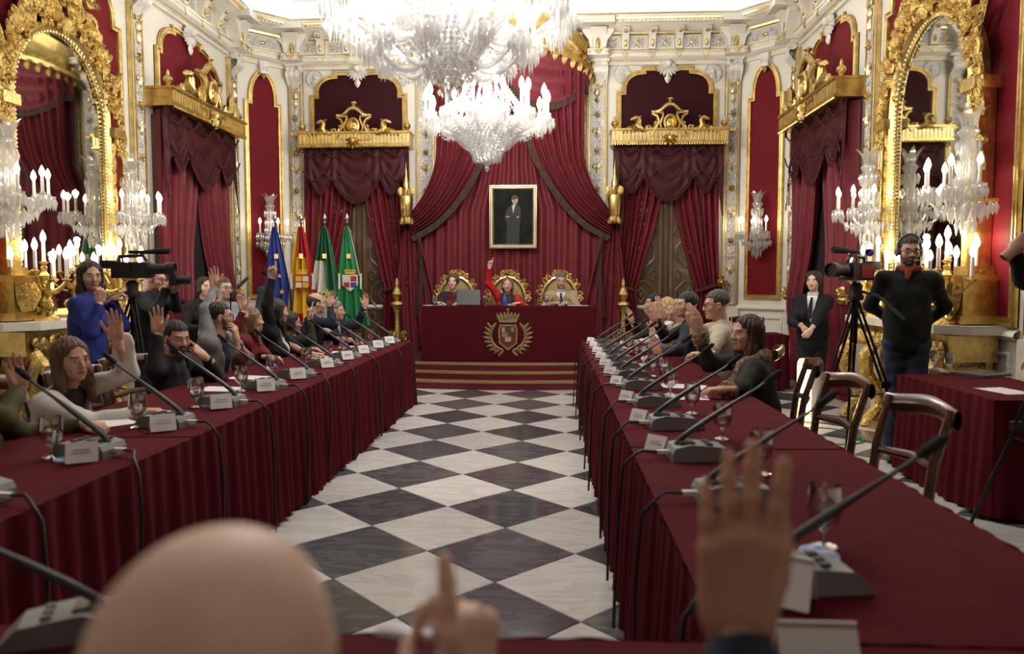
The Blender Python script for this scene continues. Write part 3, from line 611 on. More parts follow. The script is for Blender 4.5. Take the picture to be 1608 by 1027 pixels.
torchere(-1.78, 11.75, 'gilt scrolled torchere stand between the flags and the dais'); torchere(1.8, 11.75, 'gilt scrolled torchere stand between the dais and the raised hands')
# portrait in a pale gold frame
pf = thing('framed_portrait', 'gold framed portrait of a man in a dark suit with folded arms', 'painting', (.05, VB - .30, 2.53))
hw, hh = .385, .51
sweep(MB(), [(-hw, -hh), (hw, -hh), (hw, hh), (-hw, hh)], [(0, 0), (0, -.045), (.015, -.05), (.03, -.035), (.05, -.045), (.06, -.03), (.07, -.02), (.07, 0)]).obj('frame', 'gold_pale', pf)
sweep(MB(), [(-hw + .025, -hh + .025), (hw - .025, -hh + .025), (hw - .025, hh - .025), (-hw + .025, hh - .025)], [(0, -.04), (.005, -.045), (.02, -.045), (.022, -.03)]).obj('frame_slip', 'linen_white', pf)
mat('paint_ground', (.013, .015, .015), .7, spec=.1, var=.35, vscale=5); mat('paint_suit', (.008, .008, .01), .4); mat('paint_skin', (.42, .26, .18), .5); mat('paint_shirt', (.45, .46, .48), .5); mat('paint_hair', (.05, .03, .02), .5)
MB().box((0, -.008, 0), (.64, .01, .9)).obj('canvas', 'paint_ground', pf)
fg = MB()
fg.prism([(-.12, -.44), (.1, -.44), (.1, -.2), (.12, -.05), (.13, .1), (.11, .17), (.03, .215), (-.04, .19), (-.1, .12), (-.15, .0), (-.13, -.06), (-.1, -.1)], -.014, -.016, 0)
fg.prism([(.0, .06), (.045, .21), (.01, .2), (-.02, .18)], -.016, -.018, 1)
fg.prism([(.028 + .052 * math.cos(t), .275 + .07 * math.sin(t)) for t in [2 * PI * i / 16 for i in range(16)]], -.016, -.019, 2); fg.prism([(.005, .2), (.05, .2), (.05, .24), (.005, .24)], -.016, -.018, 2)
fg.prism(arc((.028, .29), .056, .1, PI - .1, 10, .062) + [(-.028, .27)], -.019, -.021, 3)
fg.prism([(-.12, .01), (.0, -.03), (.1, -.0), (.09, .03), (.0, .005), (-.1, .05)], -.016, -.019, 0); fg.prism([(.05, -.02), (.1, -.01), (.1, .015), (.05, .0)], -.019, -.021, 2); fg.prism([(-.11, .02), (-.06, .005), (-.06, -.015), (-.11, -.005)], -.019, -.021, 2)
fg.obj('painted_figure', ['paint_suit', 'paint_shirt', 'paint_skin', 'paint_hair'], pf, smooth=False)
# ================================================================ mirrors, consoles, lamps
def lamp_point(parent, loc, watts, size=.03, col=(1, .86, .68)):
    l = bpy.data.lights.new('lamp_light', 'POINT'); l.energy = watts; l.color = col; l.shadow_soft_size = size
    o = bpy.data.objects.new('lamp_light', l); COL.objects.link(o); o.parent = parent; o.location = loc; return o
def gilt_mirror(wall, label):
    p, a = on(wall, sv(wall, 7.4), .02, 0); t = thing('gilt_mirror', label, 'mirror', p, a)
    gw, zs, z1, z0 = .69, 3.2, 3.97, 1.14
    out = [(gw, z0), (gw, zs)] + [(gw * math.cos(x), zs + (z1 - zs) * math.sin(x)) for x in [PI * i / 24 for i in range(1, 24)]] + [(-gw, zs), (-gw, z0)]
    MB().prism(out, -.10, -.06).obj('mirror_glass', 'mirror', t, smooth=False)
    ow = [(x * 1.11, z if z < zs else zs + (z - zs) * 1.1) for x, z in out]
    sweep(MB(), ow, [(-.02, 0), (-.02, -.13), (.02, -.17), (.05, -.15), (.075, -.11), (.085, -.08)]).obj('inner_frame', 'gold', t)
    bd_ = MB()
    for i in range(len(out) - 1): beads(bd_, (out[i][0], -.125, out[i][1]), (out[i + 1][0], -.125, out[i + 1][1]), .016)
    o = bd_.obj('bead_border', 'gold_pale', t); o['kind'] = 'stuff'
    for sx in (-1, 1):
        c = MB(); c.box((sx * .82, -.07, 2.3), (.13, .14, 1.6)); c.box((sx * .84, -.1, 3.14), (.22, .24, .1)); c.box((sx * .84, -.1, 1.56), (.22, .24, .12)); c.obj('side_column', 'gold', t)
        f = MB()
        for z in np.arange(1.75, 3.0, .16): leaf(f, (sx * .82, z), (sx * .82, z + .17), .05, -.14, .03); 
        f.obj('column_leaves', 'gold_carved', t)
        pd = MB(); pd.box((sx * .84, -.13, 1.33), (.30, .28, .38)); pd.box((sx * .84, -.14, 1.17), (.36, .32, .07)); pd.box((sx * .84, -.14, 1.52), (.34, .3, .05)); pd.obj('pedestal', 'gold', t)
        q = MB()
        for i in range(5): leaf(q, (sx * .84 + (i - 2) * .03, 1.22), (sx * .84 + (i - 2) * .07, 1.48), .04, -.28, .06)
        q.obj('pedestal_leaves', 'gold_carved', t)
    car = MB(); rd = random.Random(11)
    for i in range(3, len(ow) - 3):                                  # carved growth along the arch
        x, z = ow[i]; nx = x / 1.0; nz = max(.0, z - zs + .15); L = math.hypot(nx, nz) or 1; nx /= L; nz /= L
        grow = .12 + .15 * (1 - abs(x) / .8)
        for k in range(3):
            bx = x + nx * grow * k * .42 + rd.uniform(-.03, .03); bz = z + nz * grow * k * .42 + rd.uniform(-.03, .03); y = -.13 - .05 * rd.random()
            if k % 2 == i % 2: scroll(car, (bx, bz), rd.uniform(.04, .065), 1.3, rd.random() * 6, rd.choice((-1, 1)), .017, y, n=12, seg=4)
            else: rosette(car, (bx, bz), rd.uniform(.05, .075), 5, y)
            an = math.atan2(nz, nx) + rd.uniform(-.7, .7); leaf(car, (bx, bz), (bx + .15 * math.cos(an), bz + .15 * math.sin(an)), .035, y, .05)
    car.obj('carved_arch', 'gold_carved', t)
    cr = MB(); y = -.16
    sweep(cr, [(.13 * math.cos(x), 4.5 + .18 * math.sin(x)) for x in [2 * PI * i / 20 for i in range(20)]], [(-.03, y + .06), (-.02, y - .04), (.02, y - .06), (.04, y)]); cr.ball((0, y, 4.5), (.09, .05, .14), 10)
    hf = MB()
    for cx, cz, s, a0, d in ((.24, 4.28, .13, 2, 1), (.3, 4.55, .12, -1, -1), (.22, 4.78, .11, 1, 1), (.45, 4.2, .11, 2.5, -1), (.42, 4.42, .08, 0, 1), (.12, 4.9, .08, 0, -1), (.58, 4.02, .09, 2, 1), (.66, 3.85, .08, 1, -1)):
        scroll(hf, (cx, cz), s, 1.4, a0, d, .024, y, n=18)
        for k in range(3): leaf(hf, (cx, cz), (cx + .17 * math.cos(a0 + k), cz + .17 * math.sin(a0 + k)), .045, y - .02, .05)
    cr.obj('crest_cartouche', 'gold_carved', t); cr = MB()
    hf.tube([(.1, y, 4.2), (.2, y, 4.4), (.16, y, 4.6), (.24, y, 4.75), (.1, y, 4.95), (0, y, 5.0)], [.03, .03, .025, .025, .03, .03], 6)
    for cx, cz in ((.9, 3.25), (.92, 3.05), (.86, 3.45), (.96, 2.6)): scroll(hf, (cx, cz), .09, 1.3, cz * 5, 1, .024, -.17, n=14); leaf(hf, (cx, cz), (cx + .1, cz - .2), .04, -.17, .05); rosette(hf, (cx - .04, cz - .1), .07, 5, -.18)
    leaf(hf, (.82, 3.55), (.98, 3.85), .04, -.15, .05); tag(hf.obj('crest_scrolls', 'gold_carved', t), kind='stuff'); hg = MB(); hg.v = [(-a_, b_, c_) for a_, b_, c_ in hf.v]; hg.f = [f_[::-1] for f_ in hf.f]; hg.m = hf.m; tag(hg.obj('crest_scrolls', 'gold_carved', t), kind='stuff'); leaf(cr, (0, 4.9), (0, 5.12), .09, y, .08)
    for i in range(5): leaf(cr, (0, 4.12), (.22 * math.cos(PI * (i + .5) / 5 + PI), 4.12 + .16 * math.sin(PI * (i + .5) / 5 + PI)), .05, y - .02, .05)
    tag(cr.obj('crest_plume', 'gold_carved', t), kind='stuff')
gilt_mirror('left', 'tall arched gilt mirror above the console behind the camerawoman in blue')
gilt_mirror('right', 'tall arched gilt mirror above the console behind the man with a headset')
def console(wall, label):
    p, a = on(wall, sv(wall, 7.4), 0, 0); t = thing('gilt_console', label, 'console table', p, a)
    MB().prism([(-1.15, 0), (1.15, 0), (1.15, -.3), (.95, -.5), (-.95, -.5), (-1.15, -.3)], 1.05, 1.125, ax='z').obj('marble_top', 'cream', t, smooth=False)
    MB().box((0, -.22, .93), (2.1, .4, .22)).obj('apron', 'gold', t)
    ap = MB(); rd = random.Random(5)
    for i in range(-8, 9): scroll(ap, (i * .12, .93), .06, 1.3, i, (-1) ** i, .016, -.44, n=12, seg=4); leaf(ap, (i * .12, .98), (i * .12 + .05, .84), .03, -.44, .04)
    ap.obj('apron_carving', 'gold_carved', t)
    bk = MB(); bk.box((0, -.06, .5), (2.0, .06, .9)); bk.obj('back_panel', 'gold', t)
    bc = MB()
    for i in range(-6, 7):
        for j in range(4): scroll(bc, (i * .15 + .05 * (j % 2), .18 + j * .19), .08, 1.4, i * 2 + j, (-1) ** (i + j), .018, -.11, n=12, seg=4); leaf(bc, (i * .15, .15 + j * .19), (i * .15 + .07, .3 + j * .19), .035, -.11, .05)
    bc.obj('back_carving', 'gold_carved', t)
    for x in (-.95, -.4, .4, .95):
        L = MB(); L.tube([(x, -.42, .84), (x, -.5, .72), (x, -.48, .55), (x, -.36, .38), (x, -.34, .22), (x, -.44, .08), (x, -.46, .0)], [.06, .08, .07, .05, .05, .07, .08], 8)
        leaf(L, (x, .82), (x, .5), .07, -.5, .06); L.ball((x, -.5, .68), .07, 8); L.obj('leg', 'gold_carved', t)
    MB().box((0, -.25, .04), (2.1, .45, .08)).obj('base_plinth', 'gold', t)
    ur = MB().lathe([(0, .08), (.14, .08), (.1, .15), (.18, .3), (.2, .42), (.1, .52), (.12, .6), (0, .62)], 14, (0, -.28, 0)); ur.obj('stretcher_urn', 'gold_carved', t)
console('left', 'carved gilt console with pale top behind the camerawoman in blue'); console('right', 'carved gilt console with pale top behind the man with a headset')
def drop(mb, x, y, z, L, r, mi=0, n=5):
    mb.add([(x, y, z)] + [(x + r * math.cos(2 * PI * k / n), y + r * math.sin(2 * PI * k / n), z - L * .35) for k in range(n)] + [(x, y, z - L)], [(0, 1 + k, 1 + (k + 1) % n) for k in range(n)] + [(n + 1, 1 + (k + 1) % n, 1 + k) for k in range(n)], mi)
def prism_drop(mb, x, y, z, L, r): mb.box((x, y, z - L / 2), (r * 1.5, r * 1.5, L), 0, Matrix.Rotation(x * 9 + y * 7, 3, 'Z'), .8)
CANDLE = MB().lathe([(0, 0), (.013, 0), (.012, .13), (0, .135)], 10).mesh('candle', 'candle')
FLAME = MB().lathe([(0, .128), (.014, .14), (.021, .165), (.014, .195), (0, .222)], 10).mesh('flame', 'flame')
BULB = MB().lathe([(0, .128), (.016, .14), (.024, .17), (.016, .205), (0, .235)], 10).mesh('flame', 'bulb_white')
CUP = MB().lathe([(0, -.05), (.012, -.05), (.014, -.02), (.05, 0), (.052, .012), (.02, .006), (.02, .03), (0, .03)], 14).mesh('drip_pan', 'crystal_clear')
def candle_at(t, loc, flame=FLAME, sc=1.):
    c = link('candle', CANDLE, t, loc); f = link('flame', flame, c); c.scale = (sc, sc, sc)
    return c
def crystal_sconce(wall, s, z, label, n=.12, arms=((-80, .24), (-40, .27), (0, .28), (40, .27), (80, .24)), watts=None):
    p, a = on(wall, s, n, z); t = thing('crystal_sconce', label, 'wall lamp', p, a, 'crystal wall sconces')
    MB().lathe([(.0, -.12), (.035, -.1), (.055, -.03), (.045, .04), (.07, .1), (.06, .2), (.05, .34), (.062, .44), (.045, .5), (.075, .56), (.04, .6), (0, .61)], 14, (0, -.12, 0)).obj('stem', 'crystal', t)
    cr = MB()
    for k in range(7):
        q = MB(); q.surf(3, 6, lambda u, v: ((u - .5) * .07 * math.sin(PI * min(1, .25 + .75 * v)) , -.03 - .02 * v - .09 * v * v, .56 + .24 * v - .05 * v * v * v)); cr.merge(q, Matrix.Translation((0, -.12, 0)) @ Matrix.Rotation(k * 2 * PI / 7, 4, 'Z'))
    cr.obj('plume_crown', 'crystal', t); dr = MB(); t.scale = (1.12, 1.12, 1.08)
    MB().tube([(0, .1, .05), (0, -.12, .05)], .02, 6).obj('wall_bracket', 'gold', t)
    for i, (an, r) in enumerate(arms):
        th = R(an) - PI / 2; dx, dy = math.cos(th), math.sin(th); pts = []
        for k in range(9): u = k / 8; pts.append((dx * r * u, -.12 + dy * r * u, .02 - .07 * math.sin(PI * u) + .06 * u * u))
        MB().tube(pts, .011, 6).obj('arm', 'crystal_clear', t); e = (pts[-1][0], pts[-1][1], pts[-1][2] + .05); link('drip_pan', CUP, t, e); candle_at(t, (e[0], e[1], e[2] + .02))
        for k in range(8): x = 2 * PI * k / 8; drop(dr, e[0] + .048 * math.cos(x), e[1] + .048 * math.sin(x), e[2] - .002, .11, .015)
        if i % 2 == 0: lamp_point(t, (e[0], e[1], e[2] + .2), (watts or SCONCE_W) / 3)
    for r, zz, k, L in ((.075, .5, 10, .12), (.07, .36, 10, .13), (.1, .0, 12, .13), (.06, -.08, 8, .14), (.14, .02, 14, .12), (.19, .03, 16, .1), (.075, .24, 10, .12), (.07, .12, 10, .1)):
        for j in range(k): x = 2 * PI * j / k; drop(dr, r * math.cos(x), -.12 + r * math.sin(x), zz, L, .018)
    drop(dr, 0, -.12, -.12, .14, .03, n=8); o = dr.obj('crystal_drops', 'crystal', t); o['kind'] = 'stuff'
    return t
crystal_sconce('left', sv('left', 6.33), 2.1, 'crystal sconce beside the mirror on the side away from the photographers', .2)
crystal_sconce('left', sv('left', 8.25), 2.1, 'crystal sconce between the gilt mirror and the side door behind the photographers', .2)
crystal_sconce('right', sv('right', 6.33), 2.1, 'crystal sconce beside the mirror at the end away from the woman attendant', .2)
crystal_sconce('right', sv('right', 8.25), 2.1, 'crystal sconce between the gilt mirror and the curtained door behind the attendant', .2)
crystal_sconce('back_left', 0, 2.1, 'crystal sconce on the narrow red panel behind the blue flag', .08, ((-60, .24), (0, .26), (60, .24)), 5)
crystal_sconce('back_right', 0, 2.1, 'crystal sconce on the narrow red panel above the small draped table', .08, ((-60, .24), (-20, .26), (20, .26), (60, .24)), 5)
def candelabrum(wall, v, label):
    p, a = on(wall, sv(wall, v), .36, 1.125); t = thing('gilt_candelabrum', label, 'candelabrum', p, a, 'lit candelabra on the gilt consoles')
    MB().lathe([(0, 0), (.12, 0), (.11, .03), (.05, .06), (.035, .12), (.06, .18), (.03, .24), (.025, .36), (.045, .42), (.02, .46), (.03, .5), (0, .52)], 12).obj('stem', 'gold_carved', t)
    fg = MB()
    for k in range(3): q = MB(); scroll(q, (.08, .1), .06, 1.3, PI / 2, -1, .018, 0, n=14); leaf(q, (.03, .2), (.1, .36), .04, 0, .03); fg.merge(q, Matrix.Rotation(k * 2.1, 4, 'Z'))
    fg.obj('base_scrolls', 'gold', t)
    for i in range(7):
        if i == 6: e = (0, 0, .52)
        else:
            th = i * PI / 3 + .3; r = .22 if i % 2 else .26; hh = .36 + .08 * (i % 2); pts = [(r * u * math.cos(th), r * u * math.sin(th), .3 + (hh - .3) * u - .07 * math.sin(PI * u)) for u in [k / 8 for k in range(9)]]
            MB().tube(pts, [.014 - .0006 * k for k in range(9)], 6).obj('arm', 'gold', t); e = pts[-1]
        MB().lathe([(0, 0), (.02, 0), (.045, .025), (.02, .03), (.018, .05), (0, .05)], 10).obj('candle_socket', 'gold', t, e)
        candle_at(t, (e[0], e[1], e[2] + .045), FLAME, 1.25)
        if i in (1, 4, 6): lamp_point(t, (e[0], e[1], e[2] + .3), CANDELABRA_W / 3)
candelabrum('left', 6.72, 'lit gilt candelabrum farther from the photographers on the console behind the camerawoman'); candelabrum('left', 7.95, 'lit gilt candelabrum nearer the photographers on the console behind the camerawoman')
candelabrum('right', 6.55, 'lit gilt candelabrum on the console beside the headset man, away from the attendant'); candelabrum('right', 7.9, 'lit gilt candelabrum on the console behind the video camera with red side')
def chandelier(loc, label, rings, bowl, bottom, crown_z, crown_r, lamps, bowls=()):
    t = thing('crystal_chandelier', label, 'chandelier', loc, 0, 'crystal chandeliers')
    top = CEIL - loc[2]
    MB().lathe([(0, bottom + .1), (.04, bottom + .12), (.05, .4), (.08, .7), (.05, 1.0), (.09, 1.3), (.05, crown_z), (.02, crown_z + .2), (.015, top - .06), (.1, top - .05), (.1, top), (0, top)], 14).obj('stem', 'crystal_clear', t)
    dr = MB(); rd = random.Random(2)
    for (r0, z0, r1, z1, rows, per, L) in bowls:                      # rows of drops on a tapering bowl
        for i in range(rows):
            f = i / max(1, rows - 1); r = r0 + (r1 - r0) * f ** .8; z = z0 + (z1 - z0) * f; k = max(8, int(per * r / max(r0, r1)))
            for j in range(k): x = 2 * PI * (j + .5 * (i % 2)) / k; drop(dr, r * math.cos(x), r * math.sin(x), z, L, .024, n=4)
    MB().lathe(bowl, 28).obj('bowl', 'crystal_clear', t)
    for (r, z, n, ph, dip, L) in rings:
        for i in range(n):
            th = 2 * PI * i / n + ph; c, s = math.cos(th), math.sin(th); pts = [(c * (.12 + (r - .12) * u), s * (.12 + (r - .12) * u), z + dip * math.sin(PI * min(1, u * 1.15)) * (1 if u < .87 else 0.6) * -1 + .12 * max(0, u - .5) ** 2 - .03) for u in [k / 9 for k in range(10)]]
            MB().tube(pts, .021, 8).obj('arm', 'crystal', t); e = (c * r, s * r, z + .02)
            pn = link('drip_pan', CUP, t, e); pn.scale = (1.7, 1.7, 1.6); candle_at(t, (e[0], e[1], e[2] + .03), BULB, 1.5)
            for k in range(11): x = 2 * PI * k / 11; drop(dr, e[0] + .082 * math.cos(x), e[1] + .082 * math.sin(x), e[2], L * .62, .019, n=4)
            for k in range(6): x = 2 * PI * k / 6; drop(dr, e[0] + .045 * math.cos(x), e[1] + .045 * math.sin(x), e[2] - .03, L * .8, .016, n=4)
        for i in range(n):                                            # swags of beads between arms
            a = 2 * PI * i / n + ph; b = a + 2 * PI / n
            for k in range(1, 9): u = k / 9; x = a + (b - a) * u; rr = r * (1 - .1 * math.sin(PI * u)); dr.ball((rr * math.cos(x), rr * math.sin(x), z - .02 - .12 * math.sin(PI * u)), .012, 4)
    if crown_r:
        k = 18; r0 = crown_r[1]
        for j in range(k):
            x = 2 * PI * j / k
            for i in range(22): u = i / 21; rr = crown_r[0] + (r0 - crown_r[0]) * u ** 1.3; zz = crown_z + (crown_r[2] - crown_z) * u ** .8; dr.ball((rr * math.cos(x), rr * math.sin(x), zz), .017, 4)
        for j in range(20): x = 2 * PI * j / 20; drop(dr, crown_r[0] * 1.3 * math.cos(x), crown_r[0] * 1.3 * math.sin(x), crown_z + .05, .22, .02, n=4)
    o = dr.obj('crystal_drops', 'crystal', t); o['kind'] = 'stuff'
    MB().lathe([(0, bottom), (.02, bottom + .015), (.035, bottom + .05), (.02, bottom + .08), (.05, bottom + .1), (.075, bottom + .15), (.05, bottom + .2), (0, bottom + .21)], 12).obj('finial', 'crystal', t)
    for (r, z, n) in lamps:
        for i in range(n): x = 2 * PI * i / n + .2; lamp_point(t, (r * math.cos(x), r * math.sin(x), z), CHANDELIER_W, .05, (1, .93, .84))
    return t
chandelier((-.13, 9.4, 2.85), 'smaller crystal chandelier with a ring of lit candles hanging before the portrait',
    [(.76, .62, 14, .1, .14, .17), (.5, .72, 8, .3, .1, .14)], [(0, .12), (.17, .14), (.19, .24), (.3, .3), (.42, .42), (.5, .56), (.48, .58), (.3, .5)], 0., 1.35, (.14, .62, .62),
    [(.76, .98, 7)], bowls=((.53, .60, .24, .32, 10, 60, .055), (.2, .27, .16, .16, 5, 22, .05), (.62, .6, .56, .56, 2, 44, .11)))
chandelier((-.13, 6.0, 2.9), 'big crystal chandelier with wide arms hanging above the aisle nearer the vote',
    [(.92, .66, 16, .0, .18, .22), (.62, .42, 10, .2, .14, .2), (.75, 1.0, 10, .15, .12, .2)], [(0, .22), (.16, .24), (.22, .32), (.32, .42), (.42, .56), (.44, .66), (.42, .68), (.2, .6)], 0., 2.1, (.2, .7, 1.2),
    [(.92, 1.06, 8)], bowls=((.47, .72, .2, .36, 12, 58, .05), (.24, .36, .18, .24, 4, 24, .06), (.1, .2, .08, .12, 2, 12, .06), (.7, .8, .66, .76, 2, 44, .13)))
# ================================================================ dais, desk, tables
def ell_step(v, hw, bow, z0, z1, name, parent):
    out = [(-hw, VB - .12)] + [(hw * x, v + bow * (x * x)) for x in [-1 + 2 * i / 20 for i in range(21)]] + [(hw, VB - .12)]
    MB().prism(out, z0, z1, ax='z').obj(name, 'carpet_red', parent, smooth=False)
    fr = [(hw * x, v + bow * (x * x)) for x in [-1 + 2 * i / 20 for i in range(21)]]
    MB().surf(20, 2, lambda a, t: (fr[int(round(a * 20))][0], fr[int(round(a * 20))][1] - .004 - .0 * t + (.0 if t < .6 else .055), z1 - .03 + (.033 if t > .4 else 0))).obj('gold_border', 'carpet_gold', parent)
dais = thing('carpeted_dais', 'curved red carpeted dais with gold-edged steps under the presiding desk', 'dais')
ell_step(10.09, 1.5, .2, 0, .12, 'step', dais); ell_step(10.27, 1.45, .2, .12, .225, 'step', dais); ell_step(10.44, 1.42, .16, .225, .33, 'step', dais)
DZ = .33
desk = thing('presiding_desk', 'dark red draped presiding desk with an embroidered coat of arms', 'desk', (0.06, 10.62, DZ))
dk = MB(); dk.prism([(-1.24, 0), (1.24, 0), (1.24, .75), (-1.24, .75)], .78, .80, ax='z'); dk.obj('top_cloth', 'cloth_desk', desk)
def skirt(mb, path, z0, z1, amp, freq, seed, closed=False, res=.018, flare=.02):
    rd = random.Random(seed); P = [Vector(p) for p in path]; pts = []; acc = 0
    for a, b in zip(P[:-1], P[1:]):
        d = b - a; L = d.length; d.normalize(); n = max(2, int(L / res)); nn = Vector((d.y, -d.x))
        for i in range(n): pts.append((a + d * (L * i / n), nn, acc + L * i / n))
        acc += L
    pts.append((P[-1], nn, acc)); ph = [rd.random() * 6 for _ in range(4)]; nz = 6; vs = []
    for j in range(nz + 1):
        t = j / nz; z = z1 + (z0 - z1) * t
        for p, n, s in pts:
            f = math.sin(s * freq + ph[0] + 1.6 * math.sin(s * 1.7 + ph[1]) + .35 * t); f = (abs(f) ** .7) * (1 if f > 0 else -1)
            g = math.sin(s * freq * .37 + ph[2]) * .6
            o = (f + g) * amp * (.25 + .75 * t ** .6) + flare * t + .004
            vs.append((p.x + n.x * o, p.y + n.y * o, z + (.012 * math.sin(s * 5 + ph[3]) if j == nz else 0)))
    k = len(pts); return mb.add(vs, [(j * k + i, (j + 1) * k + i, (j + 1) * k + i + 1, j * k + i + 1) for j in range(nz) for i in range(k - 1)])
skirt(MB(), [(-1.245, .75), (-1.245, -.005), (1.245, -.005), (1.245, .75)], .0, .80, .003, 3, 2, flare=.005).obj('front_cloth', 'cloth_desk', desk)
mat('emblem_gold', (.30, .22, .10), .55, .35, var=.3, vscale=30, bump=.6, bscale=90); mat('emblem_red', (.16, .02, .02), .6); mat('emblem_pale', (.40, .34, .24), .6); mat('emblem_dark', (.06, .035, .03), .7)
eb = MB(); y = -.012; cz = .40
eb.prism([(-.1, cz - .12), (0, cz - .2), (.1, cz - .12), (.12, cz + .05), (.1, cz + .12), (-.1, cz + .12), (-.12, cz + .05)], y - .012, y, 1)
for i in range(4):
    for j in range(3): eb.box((-.066 + i * .044, y - .015, cz + .07 - j * .07), (.042, .012, .066), (2, 0, 1, 3, 0, 2, 3, 1, 2, 0, 3, 1)[i * 3 + j])
sweep(eb, [(-.13, cz - .13), (0, cz - .23), (.13, cz - .13), (.14, cz + .05), (.12, cz + .14), (-.12, cz + .14), (-.14, cz + .05)], [(0, y), (0, y - .02), (.022, y - .02), (.022, y)], mi=0)
for sx in (-1, 1):
    for i in range(9):
        th = -PI / 2 + sx * (.25 + i * .22); r = .24; bx, bz = r * 1.05 * math.cos(th), cz - .02 + r * math.sin(th) * .92
        for d in (-.5, .7): leaf(eb, (bx, bz), (bx + .12 * math.cos(th + sx * (1.0 + d)), bz + .12 * math.sin(th + sx * (1.0 + d))), .022, y - .004, .012)
    scroll(eb, (sx * .17, cz - .2), .05, 1.3, 0, sx, .012, y - .006, n=12)
eb.surf(12, 2, lambda a, t: ((a - .5) * (.24 + .05 * t), y - .012, cz + .17 + .05 * t))
for i in range(7): leaf(eb, ((i - 3) * .04, cz + .2), ((i - 3) * .055, cz + .34 - .012 * abs(i - 3)), .025, y - .008, .012)
eb.ball((0, y - .01, cz + .35), (.022, .01, .022), 8)
eb.obj('coat_of_arms', ['emblem_gold', 'emblem_red', 'emblem_pale', 'emblem_dark'], desk)
# gilt armchairs of the presidency
def gilt_chair(x, y, lab):
    t = thing('gilt_armchair', lab, 'armchair', (x, y, DZ), 0, 'gilt oval-back armchairs on the dais')
    ow, oh, oz = .27, .36, .86
    sweep(MB(), [(ow * math.cos(q), oz + oh * math.sin(q)) for q in [2 * PI * i / 28 for i in range(28)]], [(-.03, .03), (-.03, -.02), (0, -.035), (.035, -.02), (.035, .03), (-.03, .03)]).obj('back_frame', 'gold_pale', t)
    MB().prism([(ow * .92 * math.cos(q), oz + oh * .93 * math.sin(q)) for q in [2 * PI * i / 24 for i in range(24)]], .0, .03).obj('backrest', 'gold_pale', t)
    c = MB()
    for i in range(17):
        q = -.5 + (PI + 1.0) * i / 16; cx, cz_ = (ow + .055) * math.cos(q), oz + (oh + .055) * math.sin(q)
        scroll(c, (cx, cz_), .052, 1.25, q, (-1) ** i, .0115, -.012, n=14, seg=5); leaf(c, (cx, cz_), (cx + .06 * math.cos(q + .5), cz_ + .06 * math.sin(q + .5)), .012, -.015, .015)
    rosette(c, (0, oz + oh + .07), .07, 6, -.02); scroll(c, (-.06, oz + oh + .06), .05, 1.2, 0, 1, .016, -.01); scroll(c, (.06, oz + oh + .06), .05, 1.2, PI, -1, .016, -.01)
    c.obj('carved_border', 'gold_carved', t)
    MB().box((0, -.27, .45), (.56, .5, .1)).obj('seat', 'curtain_red', t)
    for sx in (-1, 1):
        for yy in (-.48, -.03): MB().lathe([(.02, 0), (.03, .02), (.025, .2), (.035, .38), (.03, .42)], 8, (sx * .25, yy, 0)).obj('leg', 'gold', t)
        MB().tube([(sx * .27, -.0, .68), (sx * .3, -.2, .69), (sx * .3, -.4, .67), (sx * .28, -.44, .55), (sx * .27, -.38, .46)], .025, 6).obj('armrest', 'gold', t)
PRES = [(712, 'behind the woman with the laptop'), (795, 'behind the woman in a red jacket'), (879, 'behind the man in a tan jumper')]
PU = [AV(px, 450, 11.35).x for px, _ in PRES]
for (px, l), u in zip(PRES, PU): gilt_chair(u, 11.75, 'gilt carved oval-back armchair ' + l)
# ---- long tables
TH = .76
def long_table(label, x0, x1, v0, v1, seed, sides, name='conference_table', amp=.017, seams=()):
    t = thing(name, label, 'table', ((x0 + x1) / 2, (v0 + v1) / 2, 0)); hx, hv = (x1 - x0) / 2, (v1 - v0) / 2
    tb = MB()
    def top(a, b):
        return ((-1 + 2 * a) * hx, (-1 + 2 * b) * hv, TH + .0015 * math.sin(a * 9 + b * 31))
    tb.surf(6, 40, top); tb.obj('top_cloth', 'cloth_red', t)
    MB().box((0, 0, TH - .025), (2 * hx - .02, 2 * hv - .02, .03)).obj('table_board', 'mahogany', t)
    pts = {'inner': [(hx, hv), (hx, -hv)], 'outer': [(-hx, -hv), (-hx, hv)], 'far': [(-hx, hv), (hx, hv)], 'near': [(hx, -hv), (-hx, -hv)]}
    loop = [(hx, hv), (hx, -hv), (-hx, -hv), (-hx, hv), (hx, hv)][::-1]
    sk = MB(); skirt(sk, loop, .015, TH + .001, amp, 54, seed, flare=.03, res=.012); sk.obj('pleated_skirt', 'cloth_red', t)
    for s in seams:
        MB().surf(12, 1, lambda a, b: ((-1 + 2 * a) * hx, s - (v0 + v1) / 2 + .012 * math.sin(a * 7) + (b - .5) * .02, TH + .0045 - .003 * b)).obj('cloth_overlap', 'cloth_red', t)
    return t
long_table('long red-draped table where the bearded men and white cardigan woman sit', -1.93, -1.0, 1.515, 8.9, 3, None, seams=(3.4, 5.3, 7.1))
long_table('long red-draped table where the woman in the fur-trimmed coat sits', 1.04, 1.97, 1.515, 9.1, 4, None, seams=(3.3, 5.2, 7.0))
long_table('red-draped table closing the open end between the two long tables', -1.93, 1.97, .72, 1.5, 6, None)
long_table('red-draped press table with stemmed glasses and a closed laptop', 3.42, 4.15, 4.72, 6.02, 8, None, name='side_table')
long_table('small red-draped table below the crystal sconce on the red panel', 3.28, 3.88, 10.2, 10.8, 9, None, name='side_table', amp=.01)
